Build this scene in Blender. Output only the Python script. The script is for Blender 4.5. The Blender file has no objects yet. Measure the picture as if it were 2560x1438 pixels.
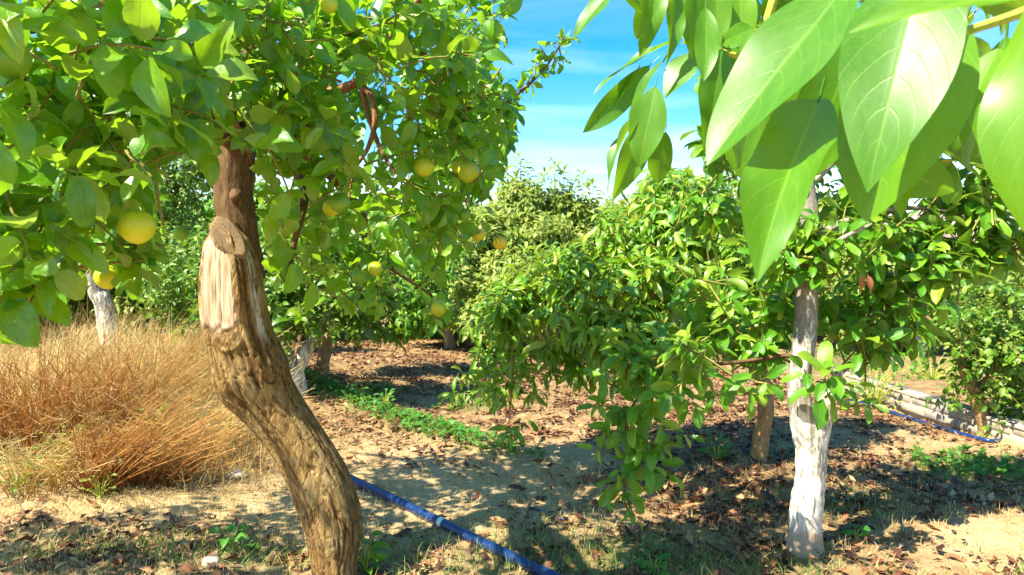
import bpy, math, random
import numpy as np
from mathutils import Vector, Matrix, noise as mnoise

random.seed(11)
RNG = np.random.default_rng(11)
S = bpy.context.scene
COL = S.collection
R = math.radians

# ---------------------------------------------------------------- camera, world, sun, exposure
W_PX, H_PX, F_PX = 2560.0, 1438.0, 1849.0
CAM = np.array([0.0, 0.0, 1.45])
PITCH = -math.atan((719 - 640) / F_PX)
cd = bpy.data.cameras.new('camera'); cam = bpy.data.objects.new('camera', cd); COL.objects.link(cam)
cam.location = CAM; cam.rotation_euler = (R(90) + PITCH, 0, 0)
cd.sensor_width = 36; cd.lens = 36 * F_PX / W_PX
cd.clip_start = 0.05; cd.clip_end = 5000
cd.dof.use_dof = True; cd.dof.focus_distance = 3.0; cd.dof.aperture_fstop = 13
S.camera = cam

SUN_EL, SUN_AZ = R(53), R(-124)         # azimuth measured clockwise from +Y (view direction): from the left, slightly behind the camera
sdir = Vector((math.sin(SUN_AZ) * math.cos(SUN_EL), math.cos(SUN_AZ) * math.cos(SUN_EL), math.sin(SUN_EL)))
sl = bpy.data.lights.new('sun', 'SUN'); sun = bpy.data.objects.new('sun', sl); COL.objects.link(sun)
sl.energy = 5.0; sl.angle = R(0.55); sl.color = (1.0, 0.92, 0.76)
sun.rotation_euler = sdir.to_track_quat('Z', 'Y').to_euler()

wd = bpy.data.worlds.new('World'); S.world = wd; wd.use_nodes = True
nt = wd.node_tree; nt.nodes.clear()
wo = nt.nodes.new('ShaderNodeOutputWorld'); bg = nt.nodes.new('ShaderNodeBackground')
sky = nt.nodes.new('ShaderNodeTexSky'); sky.sky_type = 'NISHITA'; sky.sun_disc = False
sky.sun_elevation = SUN_EL; sky.sun_rotation = SUN_AZ; sky.air_density = 1.0; sky.dust_density = 0.6; sky.ozone_density = 1.6
bg.inputs['Strength'].default_value = 0.125
hs = nt.nodes.new('ShaderNodeHueSaturation'); hs.inputs['Saturation'].default_value = 1.6; hs.inputs['Hue'].default_value = 0.500; hs.inputs['Value'].default_value = 0.88
nt.links.new(sky.outputs[0], hs.inputs['Color'])
# thin cirrus streaks, thicker towards the horizon
tc = nt.nodes.new('ShaderNodeTexCoord'); mp = nt.nodes.new('ShaderNodeMapping')
mp.inputs['Scale'].default_value = (1.6, 2.2, 9.0); mp.inputs['Rotation'].default_value = (0.12, 0.1, 0.3)
ns = nt.nodes.new('ShaderNodeTexNoise'); ns.inputs['Scale'].default_value = 1.9; ns.inputs['Detail'].default_value = 6; ns.inputs['Distortion'].default_value = 0.5
cr = nt.nodes.new('ShaderNodeValToRGB'); cr.color_ramp.elements[0].position = 0.43; cr.color_ramp.elements[1].position = 0.80
sx = nt.nodes.new('ShaderNodeSeparateXYZ'); mr = nt.nodes.new('ShaderNodeMapRange')
mr.inputs['From Min'].default_value = 0.0; mr.inputs['From Max'].default_value = 0.30; mr.inputs['To Min'].default_value = 1.0; mr.inputs['To Max'].default_value = 0.12
mu = nt.nodes.new('ShaderNodeMath'); mu.operation = 'MULTIPLY'
mx = nt.nodes.new('ShaderNodeMixRGB'); mx.inputs['Color2'].default_value = (5.6, 6.4, 7.0, 1)
nt.links.new(tc.outputs['Generated'], mp.inputs[0]); nt.links.new(mp.outputs[0], ns.inputs['Vector'])
nt.links.new(ns.outputs['Fac'], cr.inputs[0]); nt.links.new(tc.outputs['Generated'], sx.inputs[0])
nt.links.new(sx.outputs['Z'], mr.inputs['Value']); nt.links.new(cr.outputs[0], mu.inputs[0]); nt.links.new(mr.outputs[0], mu.inputs[1])
nt.links.new(mu.outputs[0], mx.inputs['Fac']); nt.links.new(hs.outputs[0], mx.inputs['Color1'])
nt.links.new(mx.outputs[0], bg.inputs['Color']); nt.links.new(bg.outputs[0], wo.inputs['Surface'])

S.view_settings.view_transform = 'Standard'; S.view_settings.look = 'None'
S.view_settings.exposure = 1.55; S.view_settings.gamma = 1; S.view_settings.use_curve_mapping = False
S.render.engine = 'CYCLES'
S.cycles.max_bounces = 8; S.cycles.transparent_max_bounces = 4; S.cycles.diffuse_bounces = 6
S.cycles.use_denoising = True; S.cycles.denoiser = 'OPENIMAGEDENOISE'; S.cycles.denoising_prefilter = 'ACCURATE'

# ---------------------------------------------------------------- helpers
cp, sp_ = math.cos(PITCH), math.sin(PITCH)
def at(px, py, d):
    """point seen at photograph pixel (px, py) at forward distance d (metres along +Y)"""
    a = (px - W_PX / 2) / F_PX; b = (H_PX / 2 - py) / F_PX
    v = np.array([a, cp - b * sp_, sp_ + b * cp])
    return CAM + v * (d / v[1])
def project(P):
    """(N,3) world -> px, py, depth"""
    q = np.asarray(P, float) - CAM
    z = q[..., 1] * cp + q[..., 2] * sp_; u = -q[..., 1] * sp_ + q[..., 2] * cp
    zz = np.where(np.abs(z) < 1e-4, 1e-4, z)
    return W_PX / 2 + F_PX * q[..., 0] / zz, H_PX / 2 - F_PX * u / zz, z

def smooth(a, b, x):
    t = np.clip((x - a) / (b - a), 0, 1); return t * t * (3 - 2 * t)
WALL_A = np.array([3.86, 5.1]); WALL_B = np.array([3.50, 8.6])
def wall_side(x, y):
    d = (WALL_B - WALL_A) / np.linalg.norm(WALL_B - WALL_A)
    return (x - WALL_A[0]) * d[1] - (y - WALL_A[1]) * d[0]      # >0 to the right of the wall
def height(x, y):
    h = 0.03 * np.sin(x * 1.1 + 0.4) * np.cos(y * 0.9) + 0.02 * np.sin(x * 2.7 + y * 1.9)
    h = h + 0.35 * np.exp(-((x + 3.3) / 1.6) ** 2 - ((y - 7.6) / 2.2) ** 2)
    # low ridge of the furrow running away to the left
    rx = x + 0.12 + (y - 5.36) * 0.96
    h = h + 0.07 * np.exp(-(rx / 0.35) ** 2) * smooth(4.6, 5.6, y) * (1 - smooth(8, 9.5, y))
    h = h + 0.145 * smooth(0.05, 0.13, wall_side(x, y)) * smooth(4.2, 5.0, y) * (1 - smooth(7.6, 8.6, y))
    h = h + 0.05 * np.exp(-((x - 1.46) ** 2 + (y - 3.8) ** 2) / 0.12)
    r = np.hypot(x, y)
    h = h + smooth(25, 300, r) * 2.0 * np.sin(x * 0.013 + 1) * np.cos(y * 0.009)
    return h * 1.0
def gh(x, y): return float(height(np.float64(x), np.float64(y)))
def onground(px, py):
    d = 3.0
    for _ in range(30):
        p = at(px, py, d); e = p[2] - gh(p[0], p[1])
        k = (CAM[2] - p[2]) / d
        d += 0.7 * e / max(k, 0.03)
        d = min(max(d, 1), 60)
    p = at(px, py, d); p[2] = gh(p[0], p[1]); return p

def new_mesh(name, V, F, mats, uv=None, cols=None, smooth_=True):
    """F: (M,k) int array or list of lists"""
    me = bpy.data.meshes.new(name)
    if isinstance(F, np.ndarray):
        V = np.asarray(V, np.float32); n, k = F.shape
        me.vertices.add(len(V)); me.vertices.foreach_set('co', V.ravel())
        me.loops.add(n * k); me.loops.foreach_set('vertex_index', F.ravel().astype(np.int32))
        me.polygons.add(n); me.polygons.foreach_set('loop_start', np.arange(0, n * k, k, dtype=np.int32))
        lv = F.ravel()
    else:
        me.from_pydata([tuple(v) for v in V], [], F)
        lv = np.empty(len(me.loops), np.int32); me.loops.foreach_get('vertex_index', lv)
    me.update(calc_edges=True)
    if uv is not None:
        l = me.uv_layers.new(name='uv'); l.data.foreach_set('uv', np.asarray(uv, np.float32)[lv].ravel())
    if cols is not None:
        a = me.attributes.new('mask', 'FLOAT_COLOR', 'POINT')
        c = np.ones((len(V), 4), np.float32); c[:, :3] = cols; a.data.foreach_set('color', c.ravel())
    if smooth_: me.polygons.foreach_set('use_smooth', np.ones(len(me.polygons), bool))
    for m in (mats if isinstance(mats, (list, tuple)) else [mats]): me.materials.append(m)
    me.validate()
    return me
def link(name, me, parent=None, **props):
    o = bpy.data.objects.new(name, me); COL.objects.link(o)
    if parent is not None: o.parent = parent; o.matrix_parent_inverse = Matrix.Translation(parent.location).inverted()
    for k, v in props.items(): o[k] = v
    return o
def thing(name, label, cat, loc, group=None):
    o = bpy.data.objects.new(name, None); COL.objects.link(o); o.location = loc
    o.empty_display_size = 0.1; o['label'] = label; o['category'] = cat
    if group: o['group'] = group
    return o

class Acc:
    """collects quads"""
    def __init__(s): s.V = []; s.F = []; s.U = []; s.C = []; s.n = 0
    def add(s, V, F, U=None, C=None):
        s.V.append(V); s.F.append(F + s.n); s.n += len(V)
        s.U.append(U if U is not None else np.zeros((len(V), 2))); s.C.append(C if C is not None else np.zeros((len(V), 3)))
    def mesh(s, name, mat, smooth_=True):
        return new_mesh(name, np.concatenate(s.V), np.concatenate(s.F), mat, np.concatenate(s.U), np.concatenate(s.C), smooth_)

def catmull(P, n):
    P = np.asarray(P, float); Q = np.vstack([2 * P[0] - P[1], P, 2 * P[-1] - P[-2]])
    out = []; m = len(P) - 1
    for i in range(n):
        t = i / (n - 1) * m; k = min(int(t), m - 1); u = t - k
        a, b, c, d = Q[k], Q[k + 1], Q[k + 2], Q[k + 3]
        out.append(0.5 * (2 * b + (c - a) * u + (2 * a - 5 * b + 4 * c - d) * u * u + (3 * b - a - 3 * c + d) * u ** 3))
    return np.array(out)
def tube(path, rad, sides=8, caps=True, disp=None, col=None):
    """swept tube as quads; theta=0 faces -Y"""
    P = np.asarray(path, float); n = len(P); rad = np.broadcast_to(np.asarray(rad, float), (n,))
    T = np.gradient(P, axis=0); T /= np.linalg.norm(T, axis=1)[:, None] + 1e-9
    ref = np.array([0, -1.0, 0]) if abs(T[:, 1]).mean() < 0.8 else np.array([0, 0, 1.0])
    A = ref - T * (T @ ref)[:, None]; A /= np.linalg.norm(A, axis=1)[:, None] + 1e-9
    B = np.cross(A, T); B *= 1 if True else -1
    th = np.arange(sides + 1) / sides * 2 * np.pi
    rr = np.repeat(rad[:, None], sides + 1, 1)
    if disp is not None: rr = disp(rr, th, P)
    V = P[:, None] + rr[..., None] * (np.cos(th)[None, :, None] * A[:, None] + np.sin(th)[None, :, None] * B[:, None])
    V[:, -1] = V[:, 0]
    seg = np.concatenate([[0], np.cumsum(np.linalg.norm(np.diff(P, axis=0), axis=1))])
    U = np.stack([np.broadcast_to(th[None] / (2 * np.pi), (n, sides + 1)), np.broadcast_to(seg[:, None], (n, sides + 1))], -1)
    idx = np.arange(n * (sides + 1)).reshape(n, sides + 1)
    F = np.stack([idx[:-1, :-1], idx[:-1, 1:], idx[1:, 1:], idx[1:, :-1]], -1).reshape(-1, 4)
    V = V.reshape(-1, 3); U = U.reshape(-1, 2)
    if caps:
        c0 = len(V); V = np.vstack([V, P[0], P[-1]]); U = np.vstack([U, [0.5, 0], [0.5, seg[-1]]])
        f0 = np.array([[c0, idx[0, i + 1], idx[0, i], c0] for i in range(sides)]); f1 = np.array([[c0 + 1, idx[-1, i], idx[-1, i + 1], c0 + 1] for i in range(sides)])
        # triangles closed as quads through ring pairs
        h = sides // 2
        f0 = np.array([[c0, idx[0, 2 * i + 2], idx[0, 2 * i + 1], idx[0, 2 * i]] for i in range(h)])
        f1 = np.array([[c0 + 1, idx[-1, 2 * i], idx[-1, 2 * i + 1], idx[-1, 2 * i + 2]] for i in range(h)])
        F = np.vstack([F, f0, f1])
    return V, F, U
def tube_obj(name, path, rad, mat, parent, sides=10, rough=0.0, n=None, seed=0, **props):
    n = n or max(8, 6 * len(path))
    P = catmull(path, n); rad = np.interp(np.linspace(0, 1, n), np.linspace(0, 1, len(rad)), rad)
    def disp(rr, th, Q):
        if rough <= 0: return rr
        o = rr.copy()
        for i in range(len(Q)):
            for j in range(len(th)):
                p = Vector((math.cos(th[j]) * 2.2, math.sin(th[j]) * 2.2, Q[i][2] * 9 + Q[i][0] * 5 + seed))
                o[i, j] *= 1 + rough * mnoise.noise(p) + 0.5 * rough * mnoise.noise(p * 2.7)
        return o
    V, F, U = tube(P, rad, sides, disp=disp)
    return link(name, new_mesh(name, V, F, mat, U), parent, **props)

# ---------------------------------------------------------------- materials
class NB:
    def __init__(s, name):
        s.m = bpy.data.materials.new(name); s.m.use_nodes = True; s.t = s.m.node_tree; s.t.nodes.clear()
        s.out = s.n('OutputMaterial')
    def n(s, t, **kw):
        x = s.t.nodes.new('ShaderNode' + t)
        for k, v in kw.items(): setattr(x, k, v)
        return x
    def set(s, sock, v):
        if isinstance(v, bpy.types.NodeSocket): s.t.links.new(v, sock)
        elif v is not None:
            if isinstance(v, tuple) and len(v) == 3 and sock.type == 'RGBA': v = (*v, 1)
            sock.default_value = v
    def math(s, op, a, b=None, c=None, clamp=False):
        x = s.n('Math', operation=op, use_clamp=clamp)
        s.set(x.inputs[0], a); s.set(x.inputs[1], b); s.set(x.inputs[2], c); return x.outputs[0]
    def mix(s, f, a, b, mode='MIX'):
        x = s.n('MixRGB', blend_type=mode); s.set(x.inputs[0], f); s.set(x.inputs[1], a); s.set(x.inputs[2], b); return x.outputs[0]
    def noise(s, vec=None, scale=5, detail=4, rough=0.55, dist=0.0):
        x = s.n('TexNoise'); s.set(x.inputs['Vector'], vec); x.inputs['Scale'].default_value = scale
        x.inputs['Detail'].default_value = detail; x.inputs['Roughness'].default_value = rough; x.inputs['Distortion'].default_value = dist
        return x.outputs['Fac']
    def ramp(s, f, stops):
        x = s.n('ValToRGB'); e = x.color_ramp.elements
        while len(e) < len(stops): e.new(0.5)
        for q, (p, c) in zip(e, stops):
            q.position = p; q.color = (*c, 1) if isinstance(c, tuple) else (c, c, c, 1)
        s.set(x.inputs[0], f); return x.outputs[0]
    def mapping(s, vec, scale, loc=(0, 0, 0)):
        x = s.n('Mapping'); s.set(x.inputs[0], vec); x.inputs['Scale'].default_value = scale; x.inputs['Location'].default_value = loc; return x.outputs[0]
    def bump(s, h, strength=0.4, dist=0.02):
        x = s.n('Bump'); x.inputs['Strength'].default_value = strength; x.inputs['Distance'].default_value = dist; s.set(x.inputs['Height'], h); return x.outputs[0]
    def principled(s, col, rough=0.6, spec=0.4, normal=None):
        x = s.n('BsdfPrincipled'); s.set(x.inputs['Base Color'], col); s.set(x.inputs['Roughness'], rough)
        s.set(x.inputs['Specular IOR Level'], spec); s.set(x.inputs['Normal'], normal); return x.outputs[0]
    def done(s, sh): s.t.links.new(sh, s.out.inputs[0]); return s.m

def leaf_mat(name, stops, back, vein, nveins=9, rough=0.38, spec=0.5, trans=0.35, tcol=(0.35, 0.55, 0.02), spots=0.0, vslope=0.55, bump=0.25, veinmix=0.5, fine=False):
    b = NB(name)
    oi = b.n('ObjectInfo').outputs['Random']; geo = b.n('NewGeometry')
    rnd = b.math('FRACT', b.math('ADD', oi, b.math('MULTIPLY', geo.outputs['Random Per Island'], 7.31)))
    uvn = b.n('UVMap'); sep = b.n('SeparateXYZ'); b.set(sep.inputs[0], uvn.outputs[0])
    u = sep.outputs[0]; av = b.math('ABSOLUTE', b.math('SUBTRACT', sep.outputs[1], 0.5))     # 0 at midrib, 0.5 at edge
    tcn = b.n('TexCoord'); comb = b.n('CombineXYZ'); b.set(comb.inputs[0], b.math('ADD', u, b.math('MULTIPLY', rnd, 37.0))); b.set(comb.inputs[1], sep.outputs[1])
    mot = b.noise(comb.outputs[0], 5, 4, 0.6)
    curv = b.math('MULTIPLY', b.math('POWER', av, 1.5), vslope * 1.5)
    lat = b.math('FRACT', b.math('ADD', b.math('MULTIPLY', b.math('SUBTRACT', u, curv), nveins), b.math('MULTIPLY', mot, 0.35 if fine else 1.0)))
    lat = b.math('ABSOLUTE', b.math('SUBTRACT', lat, 0.5))
    latm = b.math('SUBTRACT', 1.0, b.math('DIVIDE', lat, 0.055 if fine else 0.10), clamp=True)
    midm = b.math('SUBTRACT', 1.0, b.math('DIVIDE', av, 0.035), clamp=True)
    vm = b.math('MAXIMUM', b.math('MULTIPLY', latm, 0.55), midm)
    if fine:
        vo = b.n('TexVoronoi', feature='DISTANCE_TO_EDGE'); b.set(vo.inputs['Vector'], b.mapping(comb.outputs[0], (70, 38, 1))); vo.inputs['Scale'].default_value = 1.0
        net = b.math('SUBTRACT', 1.0, b.math('DIVIDE', vo.outputs['Distance'], 0.09), clamp=True)
    col = b.ramp(b.math('ADD', b.math('MULTIPLY', rnd, 0.75), b.math('MULTIPLY', b.math('SUBTRACT', mot, 0.38), 0.9)), stops)
    if spots:
        sp = b.ramp(b.noise(comb.outputs[0], 34, 2, 0.5), [(0.66, 0.0), (0.72, 1.0)])
        col = b.mix(b.math('MULTIPLY', sp, spots), col, (0.05, 0.04, 0.01))
    col = b.mix(b.math('MULTIPLY', vm, veinmix), col, vein)
    col = b.mix(b.math('MULTIPLY', geo.outputs['Backfacing'], 0.75), col, back)
    if fine:
        col = b.mix(b.math('MULTIPLY', net, 0.16), col, vein)
        bl = b.ramp(b.noise(comb.outputs[0], 9, 3, 0.5), [(0.70, 0.0), (0.74, 0.8)]); col = b.mix(bl, col, (0.26, 0.24, 0.04))
        b2 = b.ramp(b.noise(b.mapping(comb.outputs[0], (1, 1, 1), (5, 3, 0)), 16, 2, 0.5), [(0.76, 0.0), (0.78, 0.9)]); col = b.mix(b2, col, (0.12, 0.07, 0.02))
    hgt = b.math('SUBTRACT', b.math('MULTIPLY', mot, 0.3), b.math('MULTIPLY', vm, 0.7))
    nrm = b.bump(hgt, bump, 0.004)
    p = b.principled(col, b.math('ADD', rough, b.math('MULTIPLY', mot, 0.15)), spec, nrm)
    tr = b.n('BsdfTranslucent'); b.set(tr.inputs[0], b.mix(0.6, col, tcol)); b.set(tr.inputs['Normal'], nrm)
    ms = b.n('MixShader'); ms.inputs[0].default_value = trans
    b.t.links.new(p, ms.inputs[1]); b.t.links.new(tr.outputs[0], ms.inputs[2])
    return b.done(ms.outputs[0])

M = {}
M['citrus_leaf'] = leaf_mat('citrus_leaf', [(0.0, (0.020, 0.110, 0.004)), (0.34, (0.072, 0.250, 0.006)), (0.66, (0.155, 0.360, 0.010)), (0.93, (0.36, 0.43, 0.04))],
                            (0.19, 0.30, 0.04), (0.26, 0.36, 0.04), 7, 0.27, 0.75, 0.42, (0.48, 0.84, 0.003), spots=0.45)
M['avocado_leaf'] = leaf_mat('avocado_leaf', [(0.0, (0.034, 0.165, 0.010)), (0.42, (0.085, 0.275, 0.010)), (0.72, (0.175, 0.36, 0.015)), (0.95, (0.36, 0.42, 0.04))],
                             (0.20, 0.32, 0.06), (0.30, 0.42, 0.06), 8, 0.32, 0.45, 0.36, (0.36, 0.58, 0.012), spots=0.15)
M['big_leaf'] = leaf_mat('overhanging_leaf', [(0.0, (0.038, 0.155, 0.003)), (0.5, (0.075, 0.225, 0.004)), (1.0, (0.130, 0.290, 0.006))],
                         (0.18, 0.34, 0.04), (0.26, 0.45, 0.05), 8, 0.33, 0.5, 0.36, (0.36, 0.70, 0.002), bump=0.12, veinmix=0.42, fine=True)
M['avocado_mid'] = leaf_mat('drooping_avocado_leaf', [(0.0, (0.045, 0.180, 0.008)), (0.36, (0.115, 0.30, 0.010)), (0.65, (0.23, 0.40, 0.015)), (0.92, (0.44, 0.49, 0.05))],
                             (0.24, 0.36, 0.06), (0.32, 0.44, 0.06), 8, 0.28, 0.6, 0.38, (0.42, 0.60, 0.012), spots=0.15)
M['pale_leaf'] = leaf_mat('pale_avocado_leaf', [(0.0, (0.12, 0.22, 0.025)), (0.4, (0.22, 0.32, 0.045)), (0.75, (0.34, 0.41, 0.08)), (0.95, (0.46, 0.44, 0.12))],
                          (0.30, 0.38, 0.10), (0.34, 0.42, 0.1), 8, 0.38, 0.5, 0.42, (0.50, 0.58, 0.04))
M['small_leaf'] = leaf_mat('small_citrus_leaf', [(0.0, (0.040, 0.14, 0.006)), (0.5, (0.11, 0.25, 0.010)), (0.95, (0.28, 0.37, 0.04))],
                           (0.10, 0.20, 0.05), (0.18, 0.28, 0.05), 7, 0.36, 0.5, 0.3)
M['herb'] = leaf_mat('herb_leaf', [(0.0, (0.030, 0.15, 0.02)), (0.5, (0.05, 0.21, 0.02)), (0.95, (0.12, 0.30, 0.03))],
                     (0.12, 0.26, 0.05), (0.15, 0.35, 0.06), 6, 0.45, 0.4, 0.35)
def dry_leaf_mat(name, stops):
    b = NB(name)
    rnd = b.math('FRACT', b.math('ADD', b.n('ObjectInfo').outputs['Random'], b.math('MULTIPLY', b.n('NewGeometry').outputs['Random Per Island'], 7.3)))
    n = b.noise(b.n('TexCoord').outputs['Object'], 40, 3)
    c = b.ramp(b.math('ADD', b.math('MULTIPLY', rnd, 0.85), b.math('MULTIPLY', n, 0.15)), stops)
    p = b.principled(c, 0.6, 0.3)
    return b.done(p)
M['litter'] = dry_leaf_mat('leaf_litter', [(0, (0.030, 0.014, 0.008)), (0.35, (0.085, 0.034, 0.016)), (0.60, (0.19, 0.075, 0.03)), (0.82, (0.33, 0.17, 0.07)), (0.93, (0.50, 0.34, 0.16)), (1, (0.62, 0.50, 0.33))])
M['dead_leaf'] = dry_leaf_mat('dead_leaf', [(0, (0.30, 0.09, 0.03)), (1, (0.45, 0.18, 0.06))])

def blade_mat(name, base, tip, alt):
    b = NB(name)
    sep = b.n('SeparateXYZ'); b.set(sep.inputs[0], b.n('UVMap').outputs[0])
    rnd = b.n('NewGeometry').outputs['Random Per Island']
    c = b.mix(sep.outputs[1], base, tip)
    c = b.mix(b.math('MULTIPLY', rnd, 0.8), c, alt)
    p = b.principled(c, 0.55, 0.3)
    tr = b.n('BsdfTranslucent'); b.set(tr.inputs[0], c); ms = b.n('MixShader'); ms.inputs[0].default_value = 0.3
    b.t.links.new(p, ms.inputs[1]); b.t.links.new(tr.outputs[0], ms.inputs[2])
    return b.done(ms.outputs[0])
M['straw'] = blade_mat('straw', (0.50, 0.33, 0.09), (0.80, 0.62, 0.20), (0.66, 0.56, 0.30))
M['red_stem'] = blade_mat('red_stem', (0.24, 0.070, 0.025), (0.72, 0.46, 0.13), (0.52, 0.24, 0.07))
M['grass'] = blade_mat('grass', (0.06, 0.15, 0.02), (0.15, 0.30, 0.04), (0.30, 0.32, 0.09))
M['seed'] = blade_mat('seed_head', (0.80, 0.62, 0.14), (0.84, 0.70, 0.24), (0.62, 0.42, 0.12))

def bark_mat(name, c1, c2, c3, scale=(14, 14, 3), strength=0.6, patch=None):
    b = NB(name)
    v = b.mapping(b.n('TexCoord').outputs['Object'], scale)
    n1 = b.noise(v, 3.0, 8, 0.62, 0.6); n2 = b.noise(v, 11, 5, 0.6)
    c = b.ramp(n1, [(0.30, c1), (0.48, c2), (0.68, c3)])
    c = b.mix(0.35, c, b.ramp(n2, [(0.35, c1), (0.6, c3)]))
    if patch:
        pm = b.ramp(b.noise(b.n('TexCoord').outputs['Object'], 4.5, 6, 0.65), [(patch[1], 0.0), (patch[2], 1.0)])
        c = b.mix(pm, c, patch[0])
    h = b.math('ADD', n1, b.math('MULTIPLY', n2, 0.4))
    return b.done(b.principled(c, 0.85, 0.2, b.bump(h, strength, 0.02)))
M['dark_bark'] = bark_mat('dark_bark', (0.040, 0.022, 0.010), (0.105, 0.058, 0.024), (0.22, 0.13, 0.055))
M['red_bark'] = bark_mat('red_bark', (0.09, 0.035, 0.014), (0.22, 0.09, 0.04), (0.36, 0.17, 0.08), (10, 10, 6), 0.4)
M['gold_bark'] = bark_mat('gold_bark', (0.15, 0.07, 0.02), (0.33, 0.17, 0.05), (0.46, 0.28, 0.10), (10, 10, 6), 0.4)
M['twig'] = bark_mat('twig', (0.12, 0.12, 0.03), (0.24, 0.22, 0.05), (0.36, 0.30, 0.09), (20, 20, 20), 0.2)
M['green_twig'] = bark_mat('green_twig', (0.20, 0.26, 0.03), (0.36, 0.42, 0.05), (0.50, 0.50, 0.09), (20, 20, 20), 0.2)
M['grey_bark'] = bark_mat('grey_bark', (0.12, 0.10, 0.07), (0.28, 0.25, 0.19), (0.42, 0.38, 0.30), (12, 12, 5), 0.5)
M['tan_bark'] = bark_mat('tan_bark', (0.14, 0.07, 0.03), (0.34, 0.19, 0.08), (0.50, 0.33, 0.16), (12, 12, 5), 0.5)
def whitewash():
    b = NB('whitewashed_bark'); tcn = b.n('TexCoord').outputs['Object']
    v = b.mapping(tcn, (13, 13, 3.2)); n1 = b.noise(v, 2.4, 8, 0.65, 0.4); n2 = b.noise(b.mapping(tcn, (30, 30, 14)), 2.2, 6, 0.7)
    bark = b.ramp(n2, [(0.35, (0.06, 0.05, 0.035)), (0.6, (0.21, 0.18, 0.125))])
    sep = b.n('SeparateXYZ'); b.set(sep.inputs[0], tcn)
    paint = b.ramp(b.noise(b.mapping(tcn, (9, 9, 5)), 2.5, 4), [(0.3, (0.68, 0.63, 0.52)), (0.7, (0.84, 0.78, 0.66))])
    low = b.math('MULTIPLY', b.math('SUBTRACT', sep.outputs[2], 0.30), 0.12)
    worn = b.ramp(b.math('ADD', b.math('ADD', b.math('MULTIPLY', n1, .65), b.math('MULTIPLY', n2, .35)), low), [(0.49, 0.0), (0.58, 1.0)])
    fine = b.ramp(b.noise(b.mapping(tcn, (26, 26, 15)), 1.3, 5, 0.65), [(0.60, 0.0), (0.70, 0.4)])
    c = b.mix(b.math('MAXIMUM', b.math('MULTIPLY', worn, 0.9), fine), paint, bark)
    moss = b.ramp(b.noise(b.mapping(tcn, (6, 6, 4), (3, 1, 0)), 2.2, 5, 0.6), [(0.60, 0.0), (0.70, 0.6)])
    c = b.mix(moss, c, (0.16, 0.20, 0.09))
    h = b.math('ADD', n1, b.math('MULTIPLY', n2, 0.7))
    soil = b.ramp(b.math('ADD', b.math('MULTIPLY', sep.outputs[2], 2.6), b.math('MULTIPLY', n2, 0.55)), [(0.48, 0.85), (0.70, 0.0)])
    c = b.mix(soil, c, (0.30, 0.20, 0.11))
    return b.done(b.principled(c, 0.85, 0.2, b.bump(h, 0.35, 0.016)))
M['whitewash'] = whitewash()
def hero_bark():
    b = NB('citrus_trunk_bark'); tcn = b.n('TexCoord').outputs['Object']
    v = b.mapping(tcn, (12, 12, 3.4))
    n1 = b.noise(v, 2.2, 9, 0.66, 0.9); n2 = b.noise(v, 8, 7, 0.65, 0.3); n3 = b.noise(tcn, 3.2, 5, 0.6)
    c = b.ramp(n1, [(0.32, (0.055, 0.026, 0.008)), (0.40, (0.24, 0.140, 0.040)), (0.51, (0.42, 0.275, 0.100)), (0.68, (0.55, 0.42, 0.20))])
    c = b.mix(b.ramp(n3, [(0.40, 0.0), (0.62, 0.65)]), c, b.ramp(n2, [(0.3, (0.17, 0.075, 0.014)), (0.6, (0.36, 0.19, 0.04))]))
    at_ = b.n('Attribute'); at_.attribute_name = 'mask'; sp = b.n('SeparateColor'); b.set(sp.inputs[0], at_.outputs['Color'])
    gr = b.noise(b.mapping(tcn, (30, 30, 1.6)), 2.5, 6, 0.6)
    wood = b.ramp(gr, [(0.30, (0.22, 0.125, 0.055)), (0.43, (0.40, 0.285, 0.165)), (0.60, (0.55, 0.445, 0.31))])
    c = b.mix(sp.outputs[0], c, wood)
    c = b.mix(sp.outputs[1], c, (0.66, 0.60, 0.50))
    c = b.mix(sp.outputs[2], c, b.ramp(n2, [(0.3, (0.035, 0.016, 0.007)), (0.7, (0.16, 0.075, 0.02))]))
    vo = b.n('TexVoronoi', feature='DISTANCE_TO_EDGE'); b.set(vo.inputs['Vector'], b.mapping(b.mix(0.06, tcn, n1), (34, 34, 11))); vo.inputs['Scale'].default_value = 1.0
    crk = b.math('MINIMUM', vo.outputs['Distance'], 0.12)
    h = b.math('ADD', b.math('ADD', n1, b.math('MULTIPLY', n2, 0.7)), b.math('MULTIPLY', crk, 2.2))
    h = b.mix(sp.outputs[0], h, b.math('MULTIPLY', gr, 0.45))
    return b.done(b.principled(c, 0.82, 0.25, b.bump(h, 1.0, 0.024)))
M['hero_bark'] = hero_bark()
def cut_mat():
    b = NB('sawn_end_grain'); tcn = b.n('TexCoord').outputs['UV']
    w = b.n('TexWave', wave_type='RINGS', rings_direction='Z'); b.set(w.inputs[0], tcn); w.inputs['Scale'].default_value = 5; w.inputs['Distortion'].default_value = 5; w.inputs['Detail'].default_value = 4
    n = b.noise(tcn, 6, 6, 0.65)
    c = b.mix(b.math('MULTIPLY', w.outputs['Fac'], 0.6), (0.40, 0.28, 0.15), (0.12, 0.07, 0.03)); c = b.mix(b.ramp(n, [(0.45, 0.0), (0.65, 0.6)]), c, (0.08, 0.045, 0.02))
    return b.done(b.principled(c, 0.85, 0.2, b.bump(b.math('ADD', w.outputs['Fac'], n), 0.6, 0.008)))
M['cut'] = cut_mat()
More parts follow.
